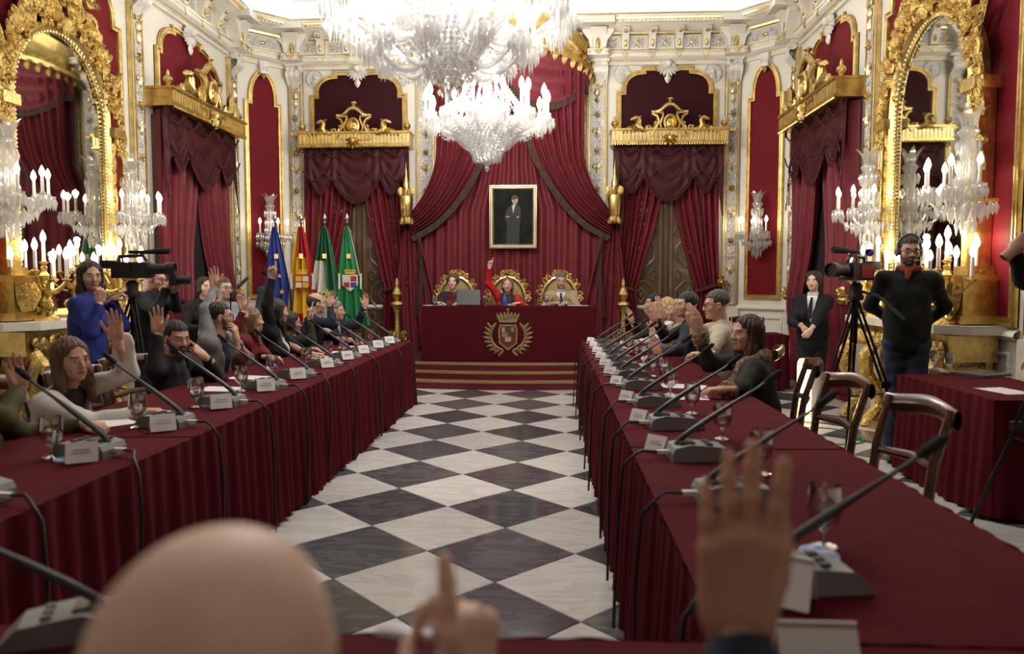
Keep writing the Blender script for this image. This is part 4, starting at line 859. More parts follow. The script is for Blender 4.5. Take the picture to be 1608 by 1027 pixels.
# ================================================================ people: smooth implicit bodies, meshed by surface nets
def snet(fn, lo, hi, h):
    ax = [np.arange(lo[i], hi[i] + h, h, dtype=np.float32) for i in range(3)]
    X, Y, Z = np.meshgrid(*ax, indexing='ij'); D = fn(X, Y, Z); S = D < 0
    nx, ny, nz = [s - 1 for s in D.shape]
    cnt = np.zeros((nx, ny, nz), np.float32); acc = np.zeros((nx, ny, nz, 3), np.float32)
    C = [(i, j, k) for i in (0, 1) for j in (0, 1) for k in (0, 1)]
    sl = lambda A, c: A[c[0]:c[0] + nx, c[1]:c[1] + ny, c[2]:c[2] + nz]
    for a in C:
        for d in range(3):
            if a[d]: continue
            b = list(a); b[d] = 1; da, db = sl(D, a), sl(D, b); m = (da < 0) != (db < 0)
            t = np.where(m, da / np.where(m, da - db, 1), 0)
            for e in range(3): acc[..., e] += np.where(m, a[e] + (t if e == d else 0), 0)
            cnt += m
    act = cnt > 0; idx = -np.ones(act.shape, np.int64); idx[act] = np.arange(act.sum()); ii = np.argwhere(act)
    V = (acc[act] / cnt[act][:, None] + ii) * h + np.array(lo, np.float32); F = []
    for d in range(3):
        e, f = (d + 1) % 3, (d + 2) % 3
        s0 = [slice(1, -1)] * 3; s0[d] = slice(0, -1); s1 = list(s0); s1[d] = slice(1, None)
        a, b = S[tuple(s0)], S[tuple(s1)]; m = np.argwhere(a != b)
        if not len(m): continue
        g = m.copy(); g[:, e] += 1; g[:, f] += 1
        def q(de, df): w_ = g.copy(); w_[:, e] -= de; w_[:, f] -= df; return idx[w_[:, 0], w_[:, 1], w_[:, 2]]
        Q = np.stack([q(1, 1), q(0, 1), q(0, 0), q(1, 0)], 1); fl = ~a[m[:, 0], m[:, 1], m[:, 2]]; Q[fl] = Q[fl][:, ::-1]; F.append(Q)
    return V, np.concatenate(F)
def smin(a, b, k):
    if k <= 0: return np.minimum(a, b)
    hh = np.maximum(k - np.abs(a - b), 0) / k; return np.minimum(a, b) - hh * hh * k * .25
def cap(X, Y, Z, a, b, r1, r2, sx=1., sy=1.):
    ax, ay, az = a[0] / sx, a[1] / sy, a[2]; bx, by, bz = b[0] / sx - ax, b[1] / sy - ay, b[2] - az
    px, py, pz = X / sx - ax, Y / sy - ay, Z - az; t = np.clip((px * bx + py * by + pz * bz) / max(1e-9, bx * bx + by * by + bz * bz), 0, 1)
    return (np.sqrt((px - t * bx) ** 2 + (py - t * by) ** 2 + (pz - t * bz) ** 2) - (r1 + (r2 - r1) * t)) * min(sx, sy, 1)
def ell(X, Y, Z, c, r):
    px, py, pz = X - c[0], Y - c[1], Z - c[2]; k0 = np.sqrt((px / r[0]) ** 2 + (py / r[1]) ** 2 + (pz / r[2]) ** 2); k1 = np.sqrt((px / r[0] ** 2) ** 2 + (py / r[1] ** 2) ** 2 + (pz / r[2] ** 2) ** 2) + 1e-9
    return k0 * (k0 - 1) / k1
# ---- heads (eyes at z=0, face towards +y)
def head_fn(fem, jaw=1.):
    def fn(X, Y, Z):
        d = ell(X, Y, Z, (0, -.018, .032), (.074, .094, .086)); d = smin(d, ell(X, Y, Z, (0, .018, -.03), (.060, .068, .082)), .04)
        d = smin(d, ell(X, Y, Z, (0, .036, -.078), (.041 * jaw, .043, .036)), .035)
        d = smin(d, cap(X, Y, Z, (-.036, .074, .014), (.036, .074, .014), .012, .012), .022)
        for s in (-1, 1):
            d = smin(d, ell(X, Y, Z, (s * .042, .055, -.032), (.022, .022, .02)), .025)
            d = -smin(-d, ell(X, Y, Z, (s * .031, .094, -.001), (.017, .014, .010)), .012)
            d = smin(d, ell(X, Y, Z, (s * .031, .071, -.001), (.0135, .0135, .0125)), .003)
            e = ell(X, Y, Z, (s * .076, -.008, -.012), (.011, .021, .032)); e = np.maximum(e, -ell(X, Y, Z, (s * .088, -.002, -.008), (.009, .011, .018))); d = smin(d, e, .008)
        d = smin(d, cap(X, Y, Z, (0, .082, .006), (0, .103, -.034), .009, .0125), .012)
        for s in (-1, 1): d = smin(d, ell(X, Y, Z, (s * .012, .092, -.037), (.009, .010, .008)), .006)
        d = smin(d, ell(X, Y, Z, (0, .086, -.064), (.023, .010, .0065)), .006); d = smin(d, ell(X, Y, Z, (0, .085, -.075), (.019, .011, .007)), .006)
        d = smin(d, ell(X, Y, Z, (0, .072, -.101), (.02, .018, .017)), .02)
        nr = .047 if fem else .056
        d = smin(d, cap(X, Y, Z, (0, -.022, -.07), (0, -.045, -.2), nr, nr + .006), .03); return d
    return fn
def head_mesh(fem, beard):
    V, F = snet(head_fn(fem, .95 if fem else 1.12), (-.11, -.14, -.22), (.11, .13, .135), .0052)
    c = V[F].mean(1); x, y, z = np.abs(c[:, 0]), c[:, 1], c[:, 2]; m = np.zeros(len(F), int)
    eye = ((x - .031) / .0135) ** 2 + ((z + .001) / .0062) ** 2 < 1; m[eye & (y > .06)] = 1
    m[(((x - .031) / .0058) ** 2 + ((z + .001) / .0062) ** 2 < 1) & (y > .06)] = 2
    m[((x / .024) ** 2 + ((z + .069) / .0115) ** 2 < 1) & (y > .07)] = 3
    m[(np.abs(z - .0185 - .1 * (.03 - np.abs(x - .034))) < .0045) & (x > .013) & (x < .052) & (y > .055)] = 4
    if beard:
        lip = (x / .021) ** 2 + ((z + .070) / .0085) ** 2 < 1
        zz = -.056 + 1.5 * np.maximum(0, .045 - y) * (x > .03) + .012 * ((x < .03) & (x > .0)); m[(z < zz) & (z < .0) & (z > -.118) & (y > .002) & ~lip & (z > -.12 + .2 * np.maximum(0, .05 - y))] = 5
    return V, F, m
HEADS = {(f, b): head_mesh(f, b) for f, b in ((True, False), (False, False), (False, True))}
# ---- hands: wrist at origin, fingers up, palm towards +y, thumb on -x (a right hand)
def hand_mesh(curls, spread=1., thumb=0, h=.0045, fat=1., detail=False, fl=1., sides=None):
    B = [(-.031, .093), (-.0105, .099), (.0105, .095), (.030, .084)]; LN = [q * fl for q in (.074, .082, .075, .058)]; RD = [q * fat for q in (.0092, .0095, .009, .008)]; segs = []
    for i in range(4):
        p = np.array([B[i][0], 0, B[i][1]]); an = 0; side = (i - 1.4) * .07 * spread if sides is None else sides[i]; pr = []
        for k, fr in enumerate((.42, .31, .27)):
            an += R(curls[i][k]); dv = np.array([math.sin(side) * math.cos(an), math.sin(an), math.cos(an) * math.cos(side)]); q = p + dv * LN[i] * fr; pr.append((p, q, RD[i] * (1 - .1 * k), RD[i] * (.9 - .1 * k))); p = q
        segs.append(pr)
    tp = [[(-.024, .008, .022), (-.05, .018, .055), (-.066, .02, .083), (-.076, .02, .108)], [(-.024, .01, .022), (-.036, .032, .055), (-.03, .048, .08), (-.02, .056, .1)], [(-.024, .008, .022), (-.042, .012, .056), (-.045, .014, .086), (-.044, .016, .11)], [(-.024, .01, .02), (-.044, .03, .034), (-.042, .05, .048), (-.022, .064, .064)]][thumb]
    def fn(X, Y, Z):
        d = cap(X, Y, Z, (0, -.0, -.06), (0, 0, .012), .027, .026, 1.12, .82)
        for i in range(4): d = smin(d, cap(X, Y, Z, (B[i][0] * .62, .0, .012), (B[i][0], 0, B[i][1]), .0155, .0125), .016)
        d = smin(d, ell(X, Y, Z, (-.022, .01, .04), (.019, .016, .034)), .015); d = smin(d, ell(X, Y, Z, (.025, .008, .035), (.013, .014, .034)), .015)
        t = None
        for k in range(3): c = cap(X, Y, Z, tp[k], tp[k + 1], (.0145, .0115, .0105)[k], (.0115, .0105, .0082)[k]); t = c if t is None else smin(t, c, .004)
        d = smin(d, t, .012)
        for pr in segs:
            f = None
            for a, b, r1, r2 in pr:
                c = cap(X, Y, Z, a, b, r1, r2); c = smin(c, ell(X, Y, Z, a, (r1 * 1.08,) * 3), .004); f = c if f is None else smin(f, c, .003)
            d = smin(d, f, .0045)
        if detail:                                                    # knuckles and tendons on the back of the hand
            for i in range(4):
                d = smin(d, ell(X, Y, Z, (B[i][0], -.0085, B[i][1] - .004), (.009, .007, .011)), .008); d = smin(d, cap(X, Y, Z, (B[i][0] * .45, -.0135, .03), (B[i][0] * .95, -.0115, B[i][1] - .015), .003, .003), .008)
                a = segs[i][1][0]; d = smin(d, ell(X, Y, Z, (a[0], a[1] - .005, a[2]), (.0075, .006, .008)), .005); d = d + .0008 * np.exp(-((Z - a[2]) / .003) ** 2) * (np.abs(X - a[0]) < .012)
        return d
    return snet(fn, (-.105, -.05, -.075), (.06, .12, .23), h)
HPOSE = {'open': ([(4, 6, 4), (2, 5, 4), (4, 6, 5), (8, 8, 5)], 1.3, 0), 'flat': ([(6, 9, 6), (5, 9, 6), (7, 10, 7), (10, 10, 8)], .2, 2),
         'relaxed': ([(22, 28, 18), (28, 34, 20), (34, 38, 22), (38, 40, 24)], .6, 0), 'point': ([(2, 4, 3), (70, 85, 55), (78, 88, 55), (80, 85, 50)], .4, 1), 'grip': ([(55, 65, 40), (60, 68, 42), (64, 70, 42), (66, 70, 42)], .3, 1)}
HANDS = {k: hand_mesh(*v) for k, v in HPOSE.items()}
# ---- hair (local to the head)
def hair_mesh(style):
    def fn(X, Y, Z):
        th = np.arctan2(X, Y + .03); wob = .0022 * np.sin(th * 34 + 2.5 * np.sin(Z * 22)) + .0018 * np.sin(th * 17 + Z * 30)
        d = ell(X, Y, Z, (0, -.022, .038), (.081, .100, .089))
        if style == 'short':
            d = np.maximum(d, -(Z - (-.01 - .45 * (Y + .02)) * 1.0) - .02); d = np.maximum(d, np.minimum(Y - .035, .058 - Z)); d = np.maximum(d, -.055 - Z)
        elif style == 'fringe':                                       # bald crown with short sides
            d = ell(X, Y, Z, (0, -.022, .025), (.081, .101, .092)); d = np.maximum(d, Z - .045 + .35 * Y); d = np.maximum(d, Y - .03); d = np.maximum(d, -.075 - Z - .25 * Y)
        else:
            n = {'long': 4, 'bob': 2, 'curly': 2}[style]; L = {'long': -.24, 'bob': -.1, 'curly': -.07}[style]
            for s in (-1, 1):
                d = smin(d, cap(X, Y, Z, (s * .062, -.01, .04), (s * .078, .005, L * .55), .032, .030), .03)
                if style == 'long': d = smin(d, cap(X, Y, Z, (s * .078, .005, -.11), (s * .075, .045, L), .03, .02), .03)
            d = smin(d, cap(X, Y, Z, (0, -.06, .0), (0, -.085, L), .075, .05 if style == 'long' else .07, 1.15, .8), .03)
            if style == 'curly': d = ell(X, Y, Z, (0, -.025, .03), (.102, .115, .10)); wob = wob * 2.5
            d = np.maximum(d, -ell(X, Y, Z, (0, .115, -.02), (.066, .1, .112)))
            d = np.maximum(d, -ell(X, Y, Z, (0, .06, -.19), (.055, .09, .1)))
        return d + wob
    return snet(fn, (-.135, -.17, -.3), (.135, .12, .16), .0065)
HAIR = {k: hair_mesh(k) for k in ('short', 'fringe', 'long', 'bob', 'curly')}
SKIN = {}
def skin_mats(tone, hair, beard):
    k = (tone, hair, beard)
    if k not in SKIN:
        i = len(SKIN); nm = 'skin_%d' % i
        tone_ = tone; mat(nm, tuple(min(.9, c * 1.15) for c in tone), .5, var=.07, vscale=14, spec=.35); MATS[nm].node_tree.nodes['Principled BSDF'].inputs['Subsurface Weight'].default_value = .08
        mat('lip_%d' % i, (tone[0] * .72, tone[1] * .45, tone[2] * .42), .45); mat('brow_%d' % i, tuple(c * .8 + .01 for c in hair), .7)
        mat('beard_%d' % i, tuple(hair[q] * .75 + tone[q] * .17 for q in range(3)), .8, var=.25, vscale=120); mat('hair_%d' % i, hair, .5, var=.4, vscale=50, bump=.9, bscale=90, stretch=(1, 1, .12))
        if 'eye_white' not in MATS: mat('eye_white', (.7, .67, .62), .25); mat('iris', (.03, .02, .014), .2)
        SKIN[k] = [nm, 'eye_white', 'iris', 'lip_%d' % i, 'brow_%d' % i, 'beard_%d' % i], 'hair_%d' % i
    return SKIN[k]
CLOTH = {}
def cloth(col, rough=.75):
    k = (tuple(col), rough)
    if k not in CLOTH: nm = 'fabric_%d' % len(CLOTH); mat(nm, col, rough, sheen=.12, var=.14, vscale=6, bump=.25, bscale=220, spec=.25); CLOTH[k] = nm
    return CLOTH[k]
def from_np(name, V, F, mats, parent, mi=None, loc=(0, 0, 0)):
    me = bpy.data.meshes.new(name); me.from_pydata(V.tolist(), [], F.tolist())
    for m in mats: me.materials.append(MATS[m])
    if mi is not None: me.polygons.foreach_set('material_index', mi.astype(np.int32))
    me.polygons.foreach_set('use_smooth', np.ones(len(F), bool)); me.update(); return link(name, me, parent, loc)
def rot_np(M): return np.array([[M[i][j] for j in range(3)] for i in range(3)])
def ik(s, w_, l1, l2, pole):
    d = w_ - s; L = np.linalg.norm(d); mx = (l1 + l2) * .985
    if L > mx: w_ = s + d * mx / L; d = w_ - s; L = mx
    a = (l1 * l1 - l2 * l2 + L * L) / (2 * L); hgt = math.sqrt(max(1e-6, l1 * l1 - a * a)); u = d / L; p = np.array(pole, float); p = p - u * p.dot(u); p /= (np.linalg.norm(p) + 1e-9)
    return s + u * a + p * hgt, w_
def person(label, head, face, top, fem=False, hair='short', hcol=(.03, .018, .01), tone=(.50, .30, .21), beard=False, sc=1., lean=8, look=(0, 0, 0), right=None, left=None,
           sit=True, trousers=(.02, .02, .025), shirt=None, tie=None, collar=True, glasses=False, vneck=None, group=None, big=1., seat=None, root_name='person', sleeve=.0, hres=None, hgt=None, coat=0., fz=0.):
    """head: world point of the eye-level middle of the head. face: heading in degrees (0 looks along +v, 90 to -u, -90 to +u, 180 to the camera).
       right/left: dict(w=world wrist, pose, dir=finger direction(world), palm=palm normal(world), pole=elbow hint(world))"""
    A = R(face); c, s = math.cos(A), math.sin(A); RW = np.array([[c, -s, 0], [s, c, 0], [0, 0, 1.]]); toL = lambda v: RW.T @ np.array(v, float)
    H = np.array(head, float); fw = R(lean)
    neck_h = np.array([0, .03 + .02 * math.sin(fw), -.185]) * sc * np.array([1, -1, 1]); hip_drop = .54 * sc
    nk = neck_h; sp = np.array([0, -math.sin(fw), -math.cos(fw)]); pel = nk + sp * hip_drop         # local, head at the origin
    legH = H[2] + pel[2]
    rt = thing(root_name, label, 'person', tuple(np.array([H[0], H[1], fz]) + RW @ np.array([pel[0], pel[1], 0])), A, group)
    base = np.array([pel[0], pel[1], fz - H[2]])                                                      # root origin in head-local frame
    loc = lambda p: np.array(p) - base
    hd, nk, pel = loc([0, 0, 0]), loc(nk), loc(pel); up = -sp; fwv = np.array([0, math.cos(fw), -math.sin(fw)])
    W2 = (.148 if fem else .172) * sc; ch = nk - up * .17 * sc; wa = nk - up * .38 * sc
    sh = {1: nk - up * .055 * sc + np.array([W2, 0, 0]), -1: nk - up * .055 * sc + np.array([-W2, 0, 0])}
    arms = {}
    for sd, spec in ((1, right), (-1, left)):
        if spec is None:                                             # resting: forearm forward on the table
            wr = pel + np.array([sd * .17, .36, .24]) * sc if sit else pel + np.array([sd * .27, .03, -.12]) * sc; spec = dict(pose='relaxed', ldir=(-.25 * sd, .95, -.12) if sit else (0, .1, -1), lpalm=(0, -.2, -1) if sit else (-sd, 0, 0), lpole=(sd * .7, -.5, -.6) if sit else (sd * .3, -1, 0))
        elif 'lw' in spec: wr = pel + np.array(spec['lw'])
        else: wr = toL(np.array(spec['w']) - np.array([rt.location.x, rt.location.y, fz]))
        tl_ = lambda k, dflt: np.array(spec['l' + k], float) if 'l' + k in spec else toL(spec.get(k, dflt))
        pole = tl_('pole', None) if 'lpole' in spec or 'pole' in spec else np.array([sd * .8, .1, -.7]); l1, l2 = .285 * sc, .255 * sc
        if 'shoulder' in spec: sh[sd] = sh[sd] + toL(spec['shoulder'])
        elif wr[2] > sh[sd][2] + .05: sh[sd] = sh[sd] + np.array([-sd * .015, .0, .035])
        el, wr = ik(sh[sd], wr, l1, l2, pole); dv = tl_('dir', (0, 0, 1)) if ('ldir' in spec or 'dir' in spec) else wr - el; dv = dv / np.linalg.norm(dv)
        pm = tl_('palm', None) if ('lpalm' in spec or 'palm' in spec) else np.array([0, 1, 0.]); pm = pm - dv * pm.dot(dv); pm /= np.linalg.norm(pm) + 1e-9
        arms[sd] = (el, wr, dv, pm, spec)
    # ---- head orientation
    Mh = rot_np(Matrix.Rotation(R(look[0]), 3, 'Z') @ Matrix.Rotation(R(look[1]), 3, 'X') @ Matrix.Rotation(R(look[2]), 3, 'Y')); hs = sc * .98 * big
    V, F, m = HEADS[(fem, beard and not fem)]; smt, hmt = skin_mats(tuple(tone), tuple(hcol), beard)
    Vs = [(V * hs) @ Mh.T + hd]; Fs = [F]; ms = [m]; off = len(V)
    for sd in (1, -1):
        el, wr, dv, pm, spec = arms[sd]; hv, hf = spec['mesh'] if 'mesh' in spec else HANDS[spec.get('pose', 'open')]
        xx = np.cross(pm, dv); B = np.stack([xx, pm, dv], 1); q = hv * np.array([sd, 1, 1]) * sc * spec.get('hs', .98 if not fem else .93); q = q @ B.T + wr
        Vs.append(q); Fs.append((hf if sd > 0 else hf[:, ::-1]) + off); ms.append(np.zeros(len(hf), int)); off += len(q)
    tb = MB()                                                        # body under the clothes
    tb.tube([pel, wa, ch, nk + up * .02], [.11 * sc, .10 * sc, .11 * sc, .05 * sc], 10)
    for sd in (1, -1): tb.tube([ch, sh[sd], arms[sd][0], arms[sd][1]], [.06 * sc, .05 * sc, .036 * sc, .026 * sc], 8)
    hipz = pel[2]
    for sd in (1, -1):
        if sit: kn = pel + np.array([sd * .11, .42, -.02]) * sc; kn[2] = max(.3, min(kn[2], .52)); an = np.array([kn[0], kn[1] - .03, .09])
        else: kn = np.array([sd * .085, .02, hipz * .52]); an = np.array([sd * .095, -.01, .09])
        tb.tube([pel + np.array([sd * .09, 0, -.03]), kn, an], [.075 * sc, .05 * sc, .035 * sc], 8)
    tv = np.array(tb.v, np.float32); tf = [f for f in tb.f]; allV = np.concatenate(Vs + [tv]); faces = np.concatenate(Fs).tolist() + [tuple(i + off for i in f) for f in tf]
    me = bpy.data.meshes.new('body'); me.from_pydata(allV.tolist(), [], faces)
    for k in smt: me.materials.append(MATS[k])
    mi = np.concatenate(ms + [np.zeros(len(tf), int)]).astype(np.int32); me.polygons.foreach_set('material_index', mi); me.polygons.foreach_set('use_smooth', np.ones(len(faces), bool)); me.update(); link('body', me, rt)
    if hair:
        hv, hf = HAIR[hair]; from_np('hair', (hv * hs) @ Mh.T + hd, hf, [hmt], rt)
    rg = random.Random(label); pz = [rg.random() * 6 for _ in range(6)]
    # ---- upper garment
    def torso(X, Y, Z, e):
        d = cap(X, Y, Z, wa, ch, .126 * sc + e, .142 * sc + e, 1.12, .86)
        d = smin(d, cap(X, Y, Z, pel + np.array([0, 0, -.02]), wa, .142 * sc + e + coat, .122 * sc + e, 1.12, .9), .08)
        d = smin(d, cap(X, Y, Z, sh[-1], sh[1], .062 * sc + e, .062 * sc + e), .06)
        d = smin(d, cap(X, Y, Z, nk - up * .04, nk + up * .015, .085 * sc + e, .058 * sc + e), .05)
        if fem: d = smin(d, np.minimum(ell(X, Y, Z, ch + np.array([.07, .1, -.03]) * sc, (.058 * sc + e,) * 3), ell(X, Y, Z, ch + np.array([-.07, .1, -.03]) * sc, (.058 * sc + e,) * 3)), .06)
        return d
    def coat_fn(X, Y, Z):
        wr_ = .0035 * np.sin(Z * 26 + pz[0] + 22 * X + 9 * np.sin(Y * 9)) * np.sin(X * 25 + pz[1] + 14 * Y - 9 * Z) + .0022 * np.sin(Z * 38 - 34 * X + 20 * Y + pz[2])
        d = torso(X, Y, Z, .014)
        for sd in (1, -1):
            el, wr, dv, pm, spec = arms[sd]; fa = wr + (el - wr) * (.10 + sleeve * .5)
            a = cap(X, Y, Z, sh[sd], el, .066 * sc, .052 * sc); flare = spec.get('flare', .0); a = smin(a, cap(X, Y, Z, el, fa, .052 * sc, .038 * sc + flare), .03)
            cn = (wr - el) / np.linalg.norm(wr - el); a = np.maximum(a, (X - fa[0]) * cn[0] + (Y - fa[1]) * cn[1] + (Z - fa[2]) * cn[2] - .012); d = smin(d, a, .045)
        d = d + wr_
        nh = cap(X, Y, Z, nk - up * .0, nk + up * .2 + fwv * .03, .052 * sc, .075 * sc); d = np.maximum(d, -nh)
        if vneck:                                                     # open front showing the shirt
            zz = (X * 0 + (nk[2] - Z)); wv = np.clip((vneck[1] - zz) / vneck[1], 0, 1) * vneck[0] + vneck[2]; slab = np.maximum(np.abs(X) - wv, -(Y - (nk[1] + ch[1]) / 2 + .02)); slab = np.maximum(slab, zz - vneck[1]); d = np.maximum(d, -slab)
        d = np.maximum(d, (pel[2] - (.06 if sit else .12) - coat * 4) - Z)
        return d
    pts = np.array([pel, nk, sh[1], sh[-1]] + [arms[k][0] for k in (1, -1)] + [arms[k][1] for k in (1, -1)]); lo = pts.min(0) - .2; hi = pts.max(0) + .13; hi[1] += .08
    V, F = snet(coat_fn, lo, hi, .0135 if hres is None else hres); from_np('upper_garment', V, F, [cloth(top)], rt)
    if vneck and shirt is not None:
        V, F = snet(lambda X, Y, Z: np.maximum(torso(X, Y, Z, -.002), -cap(X, Y, Z, nk + up * .02, nk + up * .2, .047 * sc, .07)), np.array([-.2, -.2, pel[2] + .05]) + np.array([0, min(0, nk[1]), 0]), np.array([.2, nk[1] + .28, nk[2] + .06]), .014); from_np('shirt', V, F, [cloth(shirt)], rt)
    if shirt is not None and collar:
        cl = MB(); r0 = .062 * sc
        cl.surf(20, 3, lambda a, t: tuple(nk + np.array([math.sin(PI + .25 + a * (2 * PI - .5)) * (r0 + .012 * t * (1 if t > .6 else 0)), -.0 - math.cos(PI + .25 + a * (2 * PI - .5)) * -(r0) * 1.0 + .012 * (1 - t), .0]) + up * (.055 - .055 * (1 if t > .6 else .3) * t) + np.array([0, 0, .0])))
        cl.obj('collar', cloth(shirt), rt)
    if tie is not None:
        tm = MB(); f0 = ch + np.array([0, .155 * sc, .0]); n0 = nk + np.array([0, .075 * sc, -.01]); pts_ = [n0 + (f0 - n0) * k + np.array([0, .02 * math.sin(k * 2) + .008, 0]) for k in (0, .1, .5, 1.0, 1.5)]
        tm.tube(pts_, [.016, .014, .02, .028, .026], 6, flat=.4); tm.obj('necktie', cloth(tie), rt)
    # ---- legs and shoes
    lg = MB()
    def leg_fn(X, Y, Z):
        d = ell(X, Y, Z, pel + np.array([0, 0, -.03]), (.17 * sc, .13 * sc, .11 * sc))
        for sd in (1, -1):
            if sit: kn = pel + np.array([sd * .11, .42, -.02]) * sc; kn[2] = max(.3, min(kn[2], .52)); an = np.array([kn[0], kn[1] - .03, .08])
            else: kn = np.array([sd * .085, .02, hipz * .52]); an = np.array([sd * .095, -.01, .06])
            d = smin(d, smin(cap(X, Y, Z, pel + np.array([sd * .085, 0, -.03]), kn, .092 * sc, .066 * sc), cap(X, Y, Z, kn, an, .066 * sc, .055 * sc), .03), .05)
        return d + .004 * np.sin(Z * 60 + X * 20)
    lo = np.array([-.3, -.22, .02]); hi = np.array([.3, .62 if sit else .22, pel[2] + .12]); V, F = snet(leg_fn, lo, hi, .022); from_np('trousers', V, F, [cloth(trousers)], rt)
    for sd in (1, -1):
        y0 = (pel[1] + .42 * sc - .03) if sit else -.01; MB().ball((sd * (.11 if sit else .095), y0 + .06, .045), (.045, .13, .045), 10).obj('shoe', 'black_plastic', rt)
    if glasses:
        g = MB(); T = lambda p: tuple((np.array(p) * hs) @ Mh.T + hd)
        for sd in (-1, 1):
            g.tube([T((sd * .032 + .023 * math.cos(q), .098, -.003 + .018 * math.sin(q))) for q in [2 * PI * i / 14 for i in range(14)]], .0026 * sc, 5, closed=True); g.tube([T((sd * .055, .096, .003)), T((sd * .074, .06, .003)), T((sd * .08, -.01, .0))], .0024, 5)
        g.tube([T((-.01, .1, .002)), T((.01, .1, .002))], .0024, 5); g.obj('glasses', 'black_plastic', rt)
    rt['_'] = 0; del rt['_']
    return rt, dict(head=hd, M=Mh, hs=hs, nk=nk, arms=arms, pel=pel, H=H, RW=RW, ch=ch, sh=sh, up=up)
# ================================================================ everyone in the room
BLK, NAVY, GREY = (.012, .012, .014), (.012, .015, .028), (.2, .21, .2)
def up_hand(px, py, u=None, v=None, palm=(0, -1, 0), dir=(0, 0, 1), pose='open', pole=None, **k):
    d = dict(w=tuple(AU(px, py, u) if u is not None else AV(px, py, v)), pose=pose, palm=palm, dir=dir, **k)
    if pole: d['pole'] = pole
    return d
GL, GR, GP = 'councillors along the left-hand long table', 'councillors along the right-hand long table', 'people at the presiding desk'
TT = TH
def rest(x, y, z=TH + .035, dir=(1, 0, -.05), palm=(0, 0, -1), pose='relaxed', **k): return dict(w=(x, y, z), pose=pose, dir=dir, palm=palm, **k)
# -- left table, nearest first (facing +u)
person('person in olive sleeve with raised arm beside the woman in white cardigan', AU(-70, 560, -1.86), -95, (.06, .052, .018), True, 'long', (.12, .07, .035), look=(10, 0, 0), right=up_hand(30, 610, u=-1.78, dir=(-.15, -.1, 1), palm=(.8, -.6, 0), pole=(.9, -.2, -.6)), left=rest(-1.6, 3.5), group=GL, lean=6)
person('woman in white cardigan over black top with long brown hair, arm stretched up', AU(113, 563, -1.98), -88, (.66, .64, .58), True, 'long', (.13, .07, .035), tone=(.52, .30, .21), look=(-28, -4, 4), lean=14,
       left=up_hand(184, 531, u=-1.76, dir=(-.05, -.05, 1), palm=(.25, -.95, 0), pose='open', pole=(.5, .6, -.45), flare=.04), right=rest(-1.52, 3.86, dir=(.9, .35, 0)), vneck=(.09, .6, .03), shirt=BLK, collar=False, group=GL)
person('bearded man in black suit with open raised palm and finger on lips', AU(278, 530, -1.98), -100, BLK, False, 'short', (.012, .009, .008), beard=True, look=(-22, -8, 0), lean=12,
       right=up_hand(248, 522, u=-1.93, dir=(-.05, 0, 1), palm=(.3, -.95, 0), pole=(.3, -.8, -.6)), left=dict(w=tuple(AU(322, 560, -1.80)), pose='point', dir=(-.45, -.5, .6), palm=(-.8, .1, -.3), pole=(.6, .5, -.9)), vneck=(.055, .42, .012), shirt=(.05, .06, .075), tie=(.07, .07, .075), group=GL)
person('bearded man with black glasses in grey blazer, arm raised', AU(347, 497, -2.02), -88, (.21, .215, .205), False, 'short', (.02, .014, .01), beard=True, glasses=True, look=(22, 3, 0), lean=10,
       right=up_hand(338, 452, u=-2.12, dir=(-.1, 0, 1), palm=(.2, -.95, 0), pole=(-.3, -1, 0)), left=dict(w=tuple(AU(372, 535, -1.84)), pose='relaxed', dir=(-.1, -.1, 1), palm=(-.8, 0, .1), pole=(.5, .5, -.9)), vneck=(.07, .5, .02), shirt=(.015, .018, .035), collar=False, group=GL)
person('woman in dark red cardigan with fair hair and raised hand', AU(396, 502, -2.05), -85, (.13, .012, .016), True, 'long', (.22, .13, .06), look=(35, 0, 0), lean=8,
       right=up_hand(383, 488, u=-1.98, dir=(-.25, .1, 1), palm=(.2, -.9, 0), pole=(-.2, -.8, -.5)), left=rest(-1.68, 6.25), group=GL, sc=.97)
person('dark-haired woman in black jacket and white blouse holding her arm high', AU(436, 488, -1.97), -85, BLK, True, 'long', (.03, .018, .012), look=(38, -2, 0), lean=8,
       right=up_hand(427, 435, u=-1.95, dir=(.05, 0, 1), palm=(.2, -.95, 0), pose='point', pole=(-.4, -.8, .2)), left=rest(-1.6, 7.0), vneck=(.06, .45, .02), shirt=(.7, .69, .66), group=GL)
person('woman with glasses and dark hair in green-black top holding a pen up', AU(458, 506, -2.0), -82, (.018, .022, .014), True, 'bob', (.025, .016, .012), glasses=True, look=(20, -4, 0), lean=12, sc=.95,
       right=up_hand(487, 500, u=-1.80, dir=(.1, 0, 1), palm=(-.3, -.9, .1), pose='grip', pole=(.5, -.3, -1)), left=rest(-1.55, 7.25), group=GL)
person('balding man in dark suit with hand half raised behind the pen holder', AU(497, 476, -2.04), -80, NAVY, False, 'fringe', (.05, .035, .025), look=(25, -5, 0), lean=6,
       right=up_hand(518, 480, u=-1.85, dir=(.15, 0, 1), palm=(.2, -.95, 0), pole=(.2, -.5, -.8)), left=rest(-1.6, 8.3), vneck=(.05, .4, .01), shirt=(.5, .52, .6), group=GL)
person('grey-haired man in navy suit and blue shirt raising an open hand', AU(528, 487, -1.93), -88, NAVY, False, 'short', (.22, .19, .16), look=(5, -4, 0), lean=10,
       left=up_hand(573, 482, u=-1.66, dir=(.12, 0, 1), palm=(.4, -.8, 0), pole=(.3, .7, -.7)), right=rest(-1.6, 8.45), vneck=(.06, .42, .01), shirt=(.34, .42, .62), tie=(.02, .025, .06), group=GL)
